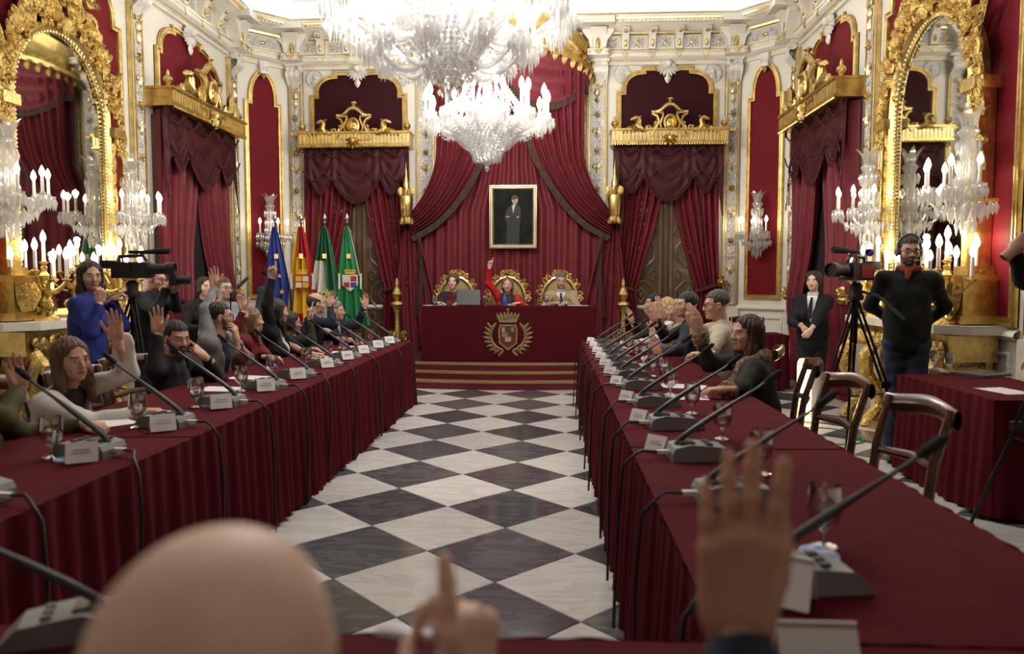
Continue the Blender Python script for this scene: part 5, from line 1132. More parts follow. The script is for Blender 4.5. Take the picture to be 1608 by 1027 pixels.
# -- right table, nearest first (facing -u)
fur = person('woman with long auburn hair in black coat with fur collar and cuffs', AU(1172, 522, 2.05), 78, (.016, .017, .015), True, 'long', (.045, .018, .012), look=(28, -2, 0), lean=10, sc=1.05,
       right=up_hand(1098, 520, u=1.74, dir=(-.12, .1, 1), palm=(-.5, .8, .1), pose='flat', pole=(-.5, .3, -.8)), left=rest(1.62, 4.45, dir=(-1, .1, -.05)), group=GR, coat=.02)
person('grey-haired man in beige jacket with glasses, back half turned', AU(1124, 478, 2.08), 72, (.46, .41, .31), False, 'short', (.075, .075, .07), glasses=True, look=(20, -4, 0), lean=16, sc=1.04,
       right=up_hand(1064, 510, u=1.68, dir=(-.05, .1, 1), palm=(-.4, .85, .1), pose='flat', pole=(-.6, .3, -.7)), left=rest(1.56, 5.05, dir=(-1, .1, -.05)), group=GR)
person('dark-haired man in charcoal suit behind the beige jacket', AU(1078, 478, 1.95), 75, (.02, .022, .026), False, 'short', (.02, .02, .022), look=(20, -2, 0), lean=14,
       right=up_hand(1028, 502, u=1.66, dir=(-.2, .1, 1), palm=(-.4, .85, .1), pole=(-.6, .3, -.7)), left=dict(w=(1.62, 6.55, TH + .10), pose='flat', dir=(-.25, .1, 1), palm=(-.5, -.8, .1), pole=(.2, -.4, -.8)), group=GR)
person('blonde-haired person in pale jacket beyond the charcoal suit', AU(1062, 487, 1.99), 70, (.34, .30, .24), False, 'short', (.36, .25, .12), look=(15, 0, 0), lean=12, sc=.98,
       right=up_hand(1036, 490, u=1.80, dir=(-.05, .1, 1), palm=(-.3, .9, .1), pose='flat', pole=(-.5, .3, -.8)), left=rest(1.55, 7.45, dir=(-1, .1, -.05)), group=GR)
person('woman with short blonde hair in white blouse leaning over the table', AU(1046, 483, 2.0), 75, (.68, .67, .63), True, 'bob', (.52, .38, .18), look=(55, -4, 0), lean=16,
       right=up_hand(1010, 520, u=1.68, dir=(.1, .05, 1), palm=(-.3, .9, .1), pole=(-.5, .3, -.8)), left=rest(1.56, 8.1, dir=(-1, .1, -.05)), group=GR)
person('dark-haired man in black suit at the end of table nearest the dais', AU(1026, 476, 1.91), 75, BLK, False, 'short', (.012, .012, .02), look=(10, 0, 0), lean=12,
       right=up_hand(993, 505, u=1.68, dir=(-.3, .05, 1), palm=(-.5, .8, .1), pole=(-.5, .3, -.8)), left=rest(1.58, 8.5, dir=(-1, .1, -.05)), group=GR)
# -- presiding desk (facing the camera)
DT = DZ + .80
def drest(x, sd): return dict(w=(x, 10.95, DT + .035), pose='relaxed', dir=(-.6 * sd, -.8, 0), palm=(0, 0, -1))
person('woman with short curly brown hair in wine blouse and patterned jacket at laptop', AV(711, 442, 11.3), 180, (.028, .024, .026), True, 'curly', (.10, .045, .025), tone=(.62, .42, .33), lean=8, sc=.97, right=drest(PU[0] - .16, -1), left=drest(PU[0] + .16, 1), vneck=(.09, .5, .03), shirt=(.10, .014, .02), group=GP, fz=DZ, collar=False)
pr = person('woman in bright red jacket pointing one finger upwards', AV(797, 447, 11.3), 180, (.48, .014, .02), True, 'bob', (.19, .11, .055), tone=(.56, .36, .27), lean=6, sc=.97, right=up_hand(769, 420, v=11.22, dir=(.12, 0, 1), palm=(0, -1, 0), pose='point', pole=(-1, .1, -.3)), left=drest(PU[1] + .2, 1), vneck=(.08, .5, .035), shirt=(.03, .03, .035), collar=False, group=GP, fz=DZ)
person('grey-haired man with moustache in tan jumper, shirt and dark tie', AV(881, 440, 11.3), 180, (.36, .27, .165), False, 'short', (.11, .105, .10), tone=(.46, .28, .19), beard=False, lean=10, look=(0, -10, 0), right=drest(PU[2] - .05, -1), left=drest(PU[2] + .09, 1), vneck=(.06, .13, .01), shirt=(.66, .66, .66), tie=(.03, .015, .03), group=GP, fz=DZ)
# -- standing and press
def standing(label, head, face, top, **k): return person(label, head, face, top, sit=False, lean=k.pop('lean', 2), **k)
cwm = standing('camerawoman with long dark hair in blue jumper beside a tripod', AU(142, 432, -3.05), -80, (.022, .035, .20), fem=True, hair='long', hcol=(.025, .014, .01), look=(-50, -6, 0), right=dict(w=tuple(AU(157, 474, -2.86)), pose='grip', dir=(.2, 0, 1), palm=(-.5, .6, .2), pole=(.4, -.4, -1)), left=dict(w=tuple(AU(176, 470, -2.95)), pose='grip', dir=(.7, .3, .4), palm=(0, 0, -1), pole=(.0, .4, -1)))
pho = standing('photographer in dark jumper holding a camera up to his eye', AU(244, 437, -3.15), -100, (.016, .017, .022), hair='short', hcol=(.03, .016, .01), glasses=True, look=(8, -10, 0), lean=10, right=dict(w=tuple(AU(262, 450, -2.92)), pose='grip', dir=(.7, .3, .6), palm=(.2, .9, -.2), pole=(.2, -.5, -1)), left=dict(w=tuple(AU(272, 456, -2.88)), pose='grip', dir=(.6, -.2, .5), palm=(0, 0, 1), pole=(.4, .3, -1)))
person('young person with glasses and grey shirt seated below the side door curtain', AU(352, 452, -3.0), -120, (.28, .32, .38), True, 'short', (.10, .06, .035), glasses=True, tone=(.62, .42, .34), group='press seated behind the left table', sc=1.02)
person('dark-haired person in black seated behind the grey blazer arm', AU(322, 450, -3.5), -125, BLK, True, 'bob', (.015, .012, .012), tone=(.58, .38, .3), group='press seated behind the left table', sc=1.02)
standing('person in grey-blue jacket standing half hidden behind the blue flag', AV(424, 433, 11.3), -100, (.10, .12, .15), hair='short', hcol=(.04, .03, .02), look=(30, 0, 0), sc=.98)
att = standing('woman attendant in black suit and tie with clasped hands by the door', AU(1277, 441, 3.75), 150, (.008, .009, .014), fem=True, hair='curly', hcol=(.03, .015, .01), tone=(.6, .4, .31), look=(-5, 0, 0), big=.96, right=dict(w=tuple(AU(1262, 515, 3.58)), pose='grip', dir=(.5, -.2, -.6), palm=(0, 1, 0), pole=(-.45, .9, -.2)), left=dict(w=tuple(AU(1272, 520, 3.60)), pose='grip', dir=(-.5, -.2, -.6), palm=(0, 1, 0), pole=(.45, .9, -.2)), vneck=(.05, .3, .01), shirt=(.8, .8, .8), tie=(.01, .01, .014))
hsm = standing('tall bearded man in black jumper and jeans wearing a headset', AU(1428, 393, 3.58), 155, (.012, .015, .013), hair='short', hcol=(.025, .018, .014), beard=True, glasses=True, look=(14, -6, 0), trousers=(.035, .05, .085), sc=1.0, right=dict(lw=(.09, -.19, .12), pose='relaxed', ldir=(-.9, 0, -.4), lpalm=(0, -1, 0), lpole=(1, -.2, 0)), left=dict(lw=(-.09, -.19, .09), pose='relaxed', ldir=(.9, 0, -.4), lpalm=(0, -1, 0), lpole=(-1, -.2, 0)))
standing('person in black jumper with arm bent to the head at the press table', AV(1690, 392, 4.3), 120, (.010, .010, .012), hair='short', hcol=(.02, .015, .01), right=dict(w=tuple(AV(1592, 392, 4.15)), pose='grip', dir=(.7, .1, .6), palm=(.3, .5, 0), pole=(-.3, 0, -1)), group=None)
person('person in navy jacket writing at the press table', AV(1680, 450, 5.0), 75, NAVY, False, 'short', (.03, .02, .015), right=dict(w=tuple(AZ(1583, 560, TH + .04)), pose='relaxed', dir=(-.8, .2, -.3), palm=(0, 0, -1)), lean=18)
# -- foreground: bald man and two raised hands
HF = hand_mesh([(2, 6, 4), (4, 8, 4), (5, 9, 5), (7, 10, 6)], .55, 2, .0028, 1.12, True, 1.14, (-.15, -.015, .02, .085))
PF = hand_mesh([(1, 2, 2), (70, 55, 35), (78, 65, 40), (82, 70, 42)], .3, 3, .0028, 1.1, True)
bald = person('bald man seen from behind, seated at the closing table', (.448, .52, 1.20), -12, (.05, .055, .075), False, None, (.48, .40, .30), tone=(.70, .50, .385), lean=8, look=(0, -8, 6), right=dict(w=(.607, .735, 1.06), dir=(-.02, .05, 1), palm=(-.85, .5, 0), pole=(.7, .2, -.8), mesh=PF), left=rest(.15, .95), big=1.05)
person('person in dark navy sleeve raising a flat hand above the closing table', (1.06, .33, 1.08), -4, (.018, .026, .048), False, 'short', (.05, .04, .03), tone=(.46, .28, .19), lean=8, left=dict(w=(.888, .80, 1.135), dir=(.02, .03, 1), palm=(.15, .95, 0), mesh=HF, pole=(-.7, .1, -.8)), right=rest(1.5, .8, dir=(0, 1, 0)), sc=1.04)
rf, fi = fur; fm = cloth((.30, .215, .12), .95)
mat('fur_tan', (.32, .23, .13), .95, var=.5, vscale=40, bump=1., bscale=110)
def furry(pts, rads, name, root, seed=1):
    rd = random.Random(seed); m = MB(); m.tube(pts, rads, 10)
    P = [Vector(p) for p in pts]
    for k in range(260):
        i = rd.randrange(len(P) - 1); f = rd.random(); c = P[i].lerp(P[i + 1], f); r = rads[i] * (1 - f) + rads[i + 1] * f; d = Vector((rd.gauss(0, 1), rd.gauss(0, 1), rd.gauss(0, 1))).normalized(); s_ = d.orthogonal().normalized() * .006; b = c + d * r * .9
        m.add([b - s_, b + s_, b + d * .02 + Vector((0, 0, -.012))], [(0, 1, 2)])
    m.obj(name, 'fur_tan', root)
nk = fi['nk']; ch = fi['ch']
furry([ch + np.array([.09, .15, -.16]), ch + np.array([.09, .15, .0]), nk + np.array([.105, .06, -.02]), nk + np.array([.07, -.06, .03]), nk + np.array([0, -.09, .04]), nk + np.array([-.07, -.06, .03]), nk + np.array([-.105, .06, -.02]), ch + np.array([-.09, .15, .0]), ch + np.array([-.09, .15, -.16])], [.035, .042, .045, .048, .05, .048, .045, .042, .035], 'fur_collar', rf)
for sd in (1, -1):
    el, wr, dv, pm, _ = fi['arms'][sd]; furry([wr + (el - wr) * .04, wr + (el - wr) * .18, wr + (el - wr) * .34], [.045, .058, .05], 'fur_cuff', rf, sd + 5)
# ================================================================ things on the tables
MCB = MB(); prof = [(-.11, 0), (.11, 0), (.11, .012), (.07, .05), (-.05, .062), (-.10, .05), (-.11, .03)]
MCB.prism(prof, -.06, .06, ax='y'); MCB.v = [(x, y * (1 - .25 * max(0, x / .11)), z) for x, y, z in MCB.v]
MCB_M = MCB.mesh('base', 'mic_grey', smooth=False)
MCP = MB(); MCP.box((-.055, 0, .064), (.05, .07, .008)); 
for i in range(3): MCP.box((.02, -.03 + .03 * i, .06), (.02, .018, .006))
MCP_M = MCP.mesh('buttons', 'mic_dark')
NK = [(-.085, 0, .05), (-.07, 0, .075), (-.02, .0, .115), (.05, .0, .165), (.12, 0, .215), (.19, 0, .262), (.225, 0, .29)]
MCN_M = MB().tube(NK, [.0115, .0115, .011, .0105, .006, .005, .005], 8).mesh('gooseneck', 'mic_dark')
MCF_M = MB().tube([(.215, 0, .282), (.23, 0, .294), (.262, 0, .32), (.272, 0, .328)], [.008, .0125, .012, .005], 8).mesh('windscreen', 'foam_black')
MCL_M = MB().box((-.125, 0, .025), (.05, .016, .014)).mesh('plug', 'paper')
def mic(x, y, rz, label, z=TH, group='conference microphones on the long tables', edge=None):
    t = thing('conference_microphone', label, 'microphone', (x, y, z + .001), rz, group); t.scale = (1.22, 1.2, 1.12)
    for m in (MCB_M, MCP_M, MCN_M, MCF_M, MCL_M): link(m.name.split('.')[0], m, t)
    if edge:
        d = edge / 1.22; rd = random.Random(int(y * 100)); w_ = rd.uniform(-.12, .12)
        MB().tube([(-.14, 0, .025), (-.20, w_ * .2, .03), (-d - .0, w_ * .6, .018), (-d - .045, w_ * .9, -.03), (-d - .06, w_, -.2), (-d - .065, w_ * 1.3, -.45), (-d - .07, w_ * 1.6, -.655)], .006, 6).obj('cable', 'cable_black', t)
    return t
LV = [2.36, 3.02, 3.65, 4.29, 4.96, 5.58, 6.3, 6.93, 7.52, 8.15, 8.72]; RV = [1.8, 2.5, 3.1, 3.75, 4.4, 5.1, 5.66, 6.22, 6.8, 7.35, 8.0, 8.62]
LWHO = [(2.36, 'the table end by the bald man'), (3.0, 'the raised olive sleeve'), (3.62, 'the resting hand of the white cardigan'), (4.05, 'the white cardigan woman'), (5.15, 'the bearded man in black suit'), (5.9, 'the grey blazer'), (6.5, 'the dark red cardigan'), (7.2, 'the black jacket with white blouse'), (7.75, 'the pen holder with glasses'), (8.45, 'the balding man'), (9.0, 'the navy suit with blue shirt')]
RWHO = [(1.75, 'the flat raised hand'), (2.6, 'the raised fingertips'), (3.48, 'the lone empty chair'), (4.2, 'the chair beside the fur coat'), (4.75, 'the fur coat woman'), (5.65, 'the beige jacket'), (6.8, 'the charcoal suit'), (7.3, 'the pale jacket'), (7.8, 'the white blouse'), (8.75, 'the black suit by the dais')]
def who(v, L):
    L = sorted(L); n = min(L, key=lambda q: abs(q[0] - v))
    if abs(n[0] - v) < .2 or v < L[0][0] or v > L[-1][0]: return 'before ' + n[1]
    a = [q for q in L if q[0] <= v][-1]; b = [q for q in L if q[0] > v][0]; return 'between %s and %s' % (a[1], b[1])
NM = ['olive sleeve', 'white cardigan', 'white cardigan', 'bearded man in black suit', 'grey blazer', 'dark red cardigan', 'black jacket and white blouse', 'pen holder with glasses', 'balding man', 'grey-haired man in navy suit', 'dais end of the left table']
for i, v in enumerate(LV): mic(-1.28, v, PI - .12, 'grey gooseneck microphone ' + who(v, LWHO), edge=.28)
for i, v in enumerate(RV): mic(1.31, v, .08, 'grey gooseneck microphone ' + who(v, RWHO), edge=.27)
CARD_M = MB().box((0, 0, .045), (.115, .003, .085), rot=Matrix.Rotation(R(-24), 3, 'X')).box((0, .035, .04), (.115, .003, .075), rot=Matrix.Rotation(R(24), 3, 'X')).mesh('card_body', 'card_white', smooth=False)
PRN = MB()
for i, w_ in enumerate((.06, .075, .05)): PRN.box((0, -.006 + .0045 * (i), .056 - .014 * i), (w_, .003, .004), rot=Matrix.Rotation(R(-24), 3, 'X'))
PRN_M = PRN.mesh('printed_lines', 'print_grey')
def card(x, y, rz, label, z=TH, group='white name cards on the long tables', sc=1., prn=True):
    t = thing('name_card', label, 'name card', (x, y, z + .004), rz, group); link('card_body', CARD_M, t); t.scale = (sc,) * 3
    if prn: link('printed_lines', PRN_M, t)
rdm = random.Random(4)
for v in LV: card(-1.20, v - .155, R(38 + rdm.uniform(-10, 10)), 'white name card ' + who(v, LWHO))
for i, v in enumerate(RV):
    if i not in (0, 1): card(1.135, v + .09, R(-38 + rdm.uniform(-12, 12)), 'white name card ' + who(v, RWHO), sc=.85)
card(1.22, 1.72, R(150), 'large white name card lying beside the microphone behind the raised flat hand', sc=1.35)
GB = MB().lathe([(0, .002), (.034, .0), (.034, .004), (.008, .012), (.006, .034), (.014, .045), (.035, .066), (.0405, .095), (.040, .13), (.037, .156), (.0355, .156), (.0385, .13), (.039, .095), (.033, .068), (0, .051)], 20).mesh('goblet', 'glass')
GW = MB().lathe([(0, .053), (.032, .07), (.0375, .095), (.0375, .104), (0, .104)], 18).mesh('water', 'water')
def glass(x, y, z, label, group, water=True, sc=1.):
    t = thing('water_goblet', label, 'glass', (x, y, z + .002), 0, group); link('goblet', GB, t); t.scale = (sc,) * 3
    if water: link('water', GW, t)
for v in (2.96, 3.6, 4.2, 4.83, 5.5, 6.2, 6.8, 7.35, 7.95, 8.5): glass(-1.40 + rdm.uniform(-.03, .03), v, TH, 'stemmed water glass ' + who(v, LWHO), 'water glasses on the left table', True, 1.12)
for v in (2.07, 2.85, 3.48, 4.15, 4.84, 5.3, 5.75, 6.5, 7.05, 7.6, 8.2, 8.7): glass(1.47 + rdm.uniform(-.03, .02), v, TH, 'stemmed water glass ' + who(v, RWHO), 'water glasses on the right table', True, 1.12)
CO = MB().lathe([(0, 0), (.05, 0), (.05, .006), (0, .006)], 20).mesh('coaster', 'coaster_blue')
for x, y, l in ((-1.30, 2.93, 'blue paper coaster beside the microphone before the white cardigan'), (-1.34, 3.66, 'blue paper coaster under the goblet by the white papers'), (-1.33, 4.26, 'blue paper coaster before the bearded man in black suit'), (1.40, 1.98, 'shiny blue packet on the right table behind the flat hand'), (1.40, 2.62, 'shiny blue packet half hidden behind the raised flat hand fingers')):
    o = link('coaster', CO, None, (x, y, TH + .002), 0, l, 'coaster', 'blue coasters on the long tables'); o.scale = (1.1, 1.1, 1.2) if x < 0 else (1.0, 1.3, 2.5)
SH = MB().surf(6, 6, lambda a, b: ((a - .5) * .21, (b - .5) * .297, .003 + .006 * max(0, a - .7) * b)).mesh('paper_sheet', 'paper')
def paper(x, y, rz, label, z=TH, stack=1):
    o = link('paper_sheet', SH, None, (x, y, z + .002), rz, label, 'paper', 'papers on the tables'); return o
for x, y, a, l in ((-1.62, 3.72, .9, 'white sheet under the hand of the white cardigan woman'), (-1.55, 3.98, 1.3, 'white sheet beside the pen before the white cardigan'), (-1.55, 4.9, 1.5, 'white sheet before the bearded man in black suit'), (-1.6, 5.5, 1.4, 'white sheet before the grey blazer'), (-1.52, 7.0, 1.2, 'white sheet before the black jacket and white blouse'), (-1.5, 7.5, 1.7, 'white sheet before the pen holder with glasses'), (-1.5, 8.1, 1.5, 'white sheet before the balding man'), (1.52, 4.72, 1.5, 'white sheet beside the fur coat woman resting hand'), (1.6, 5.2, 1.2, 'white sheet before the beige jacket man'), (1.55, 6.5, 1.6, 'white sheet before the pale jacket'), (1.5, 8.2, 1.5, 'white sheet before the black suit at the dais end'), (3.7, 5.1, .2, 'white sheet under the hand writing at the press table')):
    paper(x, y, a, l)
def pen(p0, p1, label, m='black_plastic', r=.005): MB().tube([p0, tuple(Vector(p0).lerp(Vector(p1), .12)), tuple(Vector(p0).lerp(Vector(p1), .9)), p1], [r * .4, r, r, r * .8], 8).obj('pen', m, label=label, cat='pen')
pen((-1.5, 3.85, TH + .012), (-1.42, 3.97, TH + .014), 'black pen lying on the white sheets near the white cardigan')
q = AU(487, 492, -1.72); pen((q.x - .01, q.y, q.z - .03), (q.x + .035, q.y, q.z + .12), 'pale pen held up by the woman with glasses in green-black', 'linen_white')
pen((.568, .76, 1.122), (.50, .785, 1.116), 'silver pen in the fingers of the bald man', 'steel', .007)
q = AU(1046, 552, 1.6); pen((q.x, q.y, q.z - .02), (q.x + .06, q.y - .1, q.z + .03), 'blue pen held in a hand over the right table', 'lens_blue')
# closing table in the foreground
_q = AZ(95, 1000, TH); mic(_q.x, _q.y, R(205), 'blurred grey microphone on the closing table beside the bald man', group='microphones on the closing table').scale = (.95,) * 3
_q = AZ(1275, 1015, TH + .05); card(_q.x, _q.y, PI, 'white name card standing on the closing table below the flat raised hand', sc=1.25, group='cards on the closing table', prn=False); _q = AZ(735, 1018, TH + .03); card(_q.x, _q.y, PI, 'white card edge on the closing table beside the pointing finger', sc=.6, group='cards on the closing table', prn=False)
glass(1.00, 1.22, TH, 'stemmed glass on the closing table behind the name card', 'glasses on the closing table', False)
# presiding desk
lp = thing('laptop', 'dark grey laptop open before the woman with curly hair', 'laptop', (AV(736, 478, 10.85).x, 10.86, DT + .002), PI)
MB().box((0, .12, .01), (.34, .24, .016)).obj('keyboard_base', 'laptop_grey', lp); MB().box((0, -.035, .12), (.34, .01, .225), rot=Matrix.Rotation(R(-14), 3, 'X')).obj('screen_lid', 'laptop_grey', lp)
lp.rotation_euler.z = 0; 
for ch_ in lp.children: pass
for px, l in ((693, 'grey microphone on the desk before the woman with curly hair'), (800, 'grey microphone on the desk before the red jacket'), (880, 'grey microphone on the desk before the tan jumper')):
    m_ = mic(AV(px, 478, 10.8).x, 10.82, PI / 2, l, DT, 'microphones on the presiding desk'); m_.scale = (.6, .6, .55)
for px, l in ((683, 'goblet at the end of presiding desk by the curly-haired woman'), (762, 'goblet on presiding desk beside the laptop'), (858, 'goblet on presiding desk beside the tan jumper')): glass(AV(px, 478, 10.75).x, 10.76, DT, l, 'glasses on the presiding desk')
MB().lathe([(0, 0), (.03, 0), (.032, .01), (.032, .12), (.014, .15), (.013, .18), (0, .18)], 14).obj('water_bottle', 'lens_blue', loc=(AV(793, 478, 10.74).x, 10.74, DT + .002), label='small blue water bottle before the woman in the red jacket', cat='bottle')
paper(AV(680, 478, 10.8).x, 10.85, 1.5, 'white sheet at the curly-haired woman end of the presiding desk', DT); paper(AV(908, 478, 10.8).x, 10.88, 1.4, 'crumpled white sheet before the tan jumper man', DT)
# press table
for px, py, l in ((1467, 580, 'nearest to headset man'), (1491, 584, 'between two goblets'), (1518, 577, 'beyond the closed laptop')):
    p = AZ(px, py, TH + .01); MB().lathe([(0, .002), (.05, .002), (.075, .012), (.075, .016), (.05, .008), (0, .008)], 20).obj('saucer', 'card_white', loc=(p.x, p.y, TH), label='white saucer on press table, ' + l, cat='saucer', group='saucers on the press table')
    glass(p.x, p.y, TH + .008, 'stemmed goblet on a saucer on press table, ' + l, 'goblets on the press table')
p = AZ(1540, 590, TH); t = thing('closed_laptop', 'closed dark laptop on the press table', 'laptop', (p.x, p.y, TH + .002), .5); MB().box((0, 0, .01), (.36, .25, .02)).obj('base', 'laptop_grey', t); MB().box((0, 0, .0245), (.36, .25, .008)).obj('lid', 'steel', t)
# ================================================================ wooden chairs
def wooden_chair():
    t = thing('wooden_chair', '', 'chair', (0, 0, 0), 0, 'dark wooden chairs at the tables')
    MB().prism([(-.22, -.2), (.22, -.2), (.24, .24), (-.24, .24)], .42, .47, ax='z').obj('seat', 'cloth_red', t)
    sr = MB()
    sr.box((0, .235, .40), (.46, .03, .06)); sr.box((0, -.2, .40), (.42, .03, .06)); sr.box((-.215, .02, .40), (.03, .42, .06)); sr.box((.215, .02, .40), (.03, .42, .06)); sr.obj('seat_rail', 'mahogany', t)
    for sx in (-1, 1):
        MB().lathe([(.016, 0), (.02, .02), (.024, .3), (.028, .4)], 8, (sx * .21, .21, 0)).obj('leg', 'mahogany', t)
        MB().tube([(sx * .2, -.27, 0), (sx * .205, -.22, .2), (sx * .21, -.2, .44), (sx * .215, -.23, .7), (sx * .225, -.30, .94)], [.018, .021, .024, .022, .02], 8).obj('back_leg', 'mahogany', t)
    MB().surf(20, 8, lambda a, b: ((a - .5) * .52, -.30 - .05 * math.sin(PI * a) + .022 * math.cos(b * 2 * PI), .915 + .045 * math.sin(b * 2 * PI) + .012 * math.cos(PI * (a - .5) * 2))).obj('crest_rail', 'mahogany', t)
    MB().tube([(-.215, -.235, .68), (0, -.275, .69), (.215, -.235, .68)], [.018, .024, .018], 8).obj('back_slat', 'mahogany', t)
    MB().tube([(-.2, .0, .2), (.2, 0, .2)], .012, 6).obj('stretcher', 'mahogany', t)
    return t
ch0 = wooden_chair(); first = [True]
def put_chair(x, y, face, label, z=0):
    if first[0]: first[0] = False; ch0.location = (x, y, z); ch0.rotation_euler.z = R(face); ch0['label'] = label; return ch0
    return dup(ch0, (x, y, z), R(face), label)
put_chair(2.08, 4.3, 97, 'empty dark wooden chair right beside the fur coat woman'); put_chair(2.08, 3.45, 98, 'empty dark wooden chair standing alone near the press table')
put_chair(-2.03, 4.48, -95, 'empty dark wooden chair between the white cardigan and the black suit')
put_chair(3.62, 11.1, 180, 'dark wooden chair behind the small draped table'); put_chair(2.98, 10.3, -85, 'dark wooden chair turned towards the small draped table')
for o in [o for o in COL.objects if o.name.startswith('person') and o.parent is None]:
    if any(c.name.startswith('upper_garment') for c in o.children) and o.get('group') in (GL, GR):
        a = o.rotation_euler.z; put_chair(o.location.x, o.location.y, math.degrees(a), 'dark wooden chair occupied by the ' + ' '.join(o['label'].split()[:9]))
# ================================================================ flags
mat('flag_blue', (.022, .045, .27), .6, var=.1); mat('flag_red', (.42, .02, .02), .6); mat('flag_yellow', (.72, .44, .02), .6); mat('flag_green', (.012, .20, .07), .6, var=.1); mat('flag_green_dark', (.02, .13, .06), .6); mat('flag_white', (.72, .70, .64), .6)
def flag(px, label, cf, mats, emblem=None, lean=.0):
    p = AV(px, 350, 10.9); t = thing('flag', label, 'flag', (p.x, 10.9, 0), 0, 'flags on poles')
    top = 2.33; MB().tube([(0, 0, .05), (0, 0, top)], .014, 8).obj('pole', 'mahogany', t); MB().lathe([(0, 0), (.13, 0), (.13, .03), (.03, .05), (.02, .12)], 14).obj('base', 'black_metal', t)
    fn_ = MB().lathe([(.012, 0), (.03, .02), (.012, .04), (.026, .06), (.035, .09), (0, .16)], 10, (0, 0, top)); fn_.obj('finial', 'steel', t)
    nu, nv = 40, 26; fb = MB()
    def sf(a, b):
        wd = .06 + .52 * b ** .85; n = .04 * (.4 + b) * math.sin(a * 2 * PI * 3.5 + b * 1.5 + px) + .015 * math.sin(a * 23 + b * 4)
        return ((a - .45) * wd + lean * b, -.05 - n, top - .04 - 1.45 * b)
    fb.surf(nu, nv, sf); fb.m = [cf((k % nu + .5) / nu, (k // nu + .5) / nv) for k in range(nu * nv)]; fb.obj('cloth', mats, t)
    if emblem: emblem(t, sf)
def star(mb, c, r, y):
    o = [(c[0] + (r if i % 2 == 0 else r * .42) * math.sin(i * PI / 5), c[1] + (r if i % 2 == 0 else r * .42) * math.cos(i * PI / 5)) for i in range(10)]; mb.prism(o, y, y - .006)
def eu(t, sf):
    for a, b, r in ((.45, .44, .06), (.25, .5, .04), (.66, .5, .04), (.18, .62, .045), (.7, .66, .045), (.4, .78, .05)):
        x, y, z = sf(a, b); m = MB(); star(m, (x, z), r, y - .03); m.obj('star', 'flag_yellow', t)
def tag_patch(t, sf):
    x, y, z = sf(.55, .3); MB().box((x, y - .03, z), (.06, .006, .07)).obj('gold_label', 'gold_pale', t)
def crest(b0, w_, cols, laurel=False, base=3):
    def f(t, sf):
        tag_patch(t, sf); x, y, z = sf(.55, b0); y -= .05; m = MB()
        m.prism([(x - w_, z + w_ * .9), (x + w_, z + w_ * .9), (x + w_, z - w_ * .4), (x, z - w_ * 1.2), (x - w_, z - w_ * .4)], y, y - .006, base)
        for i in range(2):
            for j in range(2): m.box((x - w_ * .45 + i * w_ * .9, y - .008, z + w_ * .4 - j * w_ * .8), (w_ * .75, .006, w_ * .65), cols[(i + j) % len(cols)])
        m.box((x, y - .008, z + w_ * 1.15), (w_ * 1.3, .008, w_ * .3), 2)
        for i in range(5): m.ball((x + (i - 2) * w_ * .3, y - .008, z + w_ * 1.45), (w_ * .12, .006, w_ * .16), 6, 2)
        for s_ in (-1, 1):
            m.box((x + s_ * w_ * 1.4, y - .004, z), (w_ * .25, .008, w_ * 1.8), 3 if not laurel else 4); m.box((x + s_ * w_ * 1.4, y - .004, z + w_), (w_ * .4, .01, w_ * .2), 2)
        m.obj('coat_of_arms', ['flag_red', 'flag_blue', 'flag_yellow', 'flag_white', 'flag_green_dark'], t)
    return f
flag(432, 'blue flag with yellow stars on a pole by the sconce', lambda a, b: 0, ['flag_blue'], lambda t, sf: (tag_patch(t, sf), eu(t, sf)), .03)
flag(473, 'red and yellow flag with a coat of arms between the blue and green flags', lambda a, b: 1 if (a > .78 or (b < .30 and a > .25) or (b > .9 and a < .5)) else 0, ['flag_yellow', 'flag_red'], crest(.56, .115, [2, 3], base=0), .02)
flag(510, 'green and white flag beside the red and yellow flag', lambda a, b: 1 if (a < .52 and b > .36) else 0, ['flag_green_dark', 'flag_white'], crest(.7, .06, [4, 2], True), .0)
flag(545, 'bright green flag with a white coat of arms beside the carved door', lambda a, b: 1 if a > .9 and b < .5 else 0, ['flag_green', 'flag_white'], crest(.56, .115, [3, 0, 1]), .03)
# ================================================================ cameras, tripods, heaters
def tripod(t, apex, feet, col='black_metal', collar=None):
    ax_ = Vector(apex)
    for f in feet:
        f = Vector(f); mid = ax_.lerp(f, .5); L = MB(); d = Vector((.018, 0, 0))
        L.tube([ax_ + d, mid + d], .011, 6); L.tube([ax_ - d, mid - d], .011, 6); L.tube([mid, f], .012, 6); L.box(mid, (.07, .04, .05)); L.ball((f.x, f.y, .02), (.03, .03, .02), 8); L.obj('leg', col, t)
    MB().tube([ax_, (ax_.x, ax_.y, ax_.z - .35)], .022, 8).obj('centre_column', col, t); MB().lathe([(0, 0), (.055, 0), (.06, .03), (.045, .06), (.05, .12), (.03, .14), (0, .14)], 12, ax_).obj('fluid_head', 'black_plastic', t)
    for i in range(3):
        a = ax_.lerp(Vector(feet[i]), .55); MB().tube([a, (ax_.x, ax_.y, a.z - .05)], .007, 5).obj('spreader', col, t)
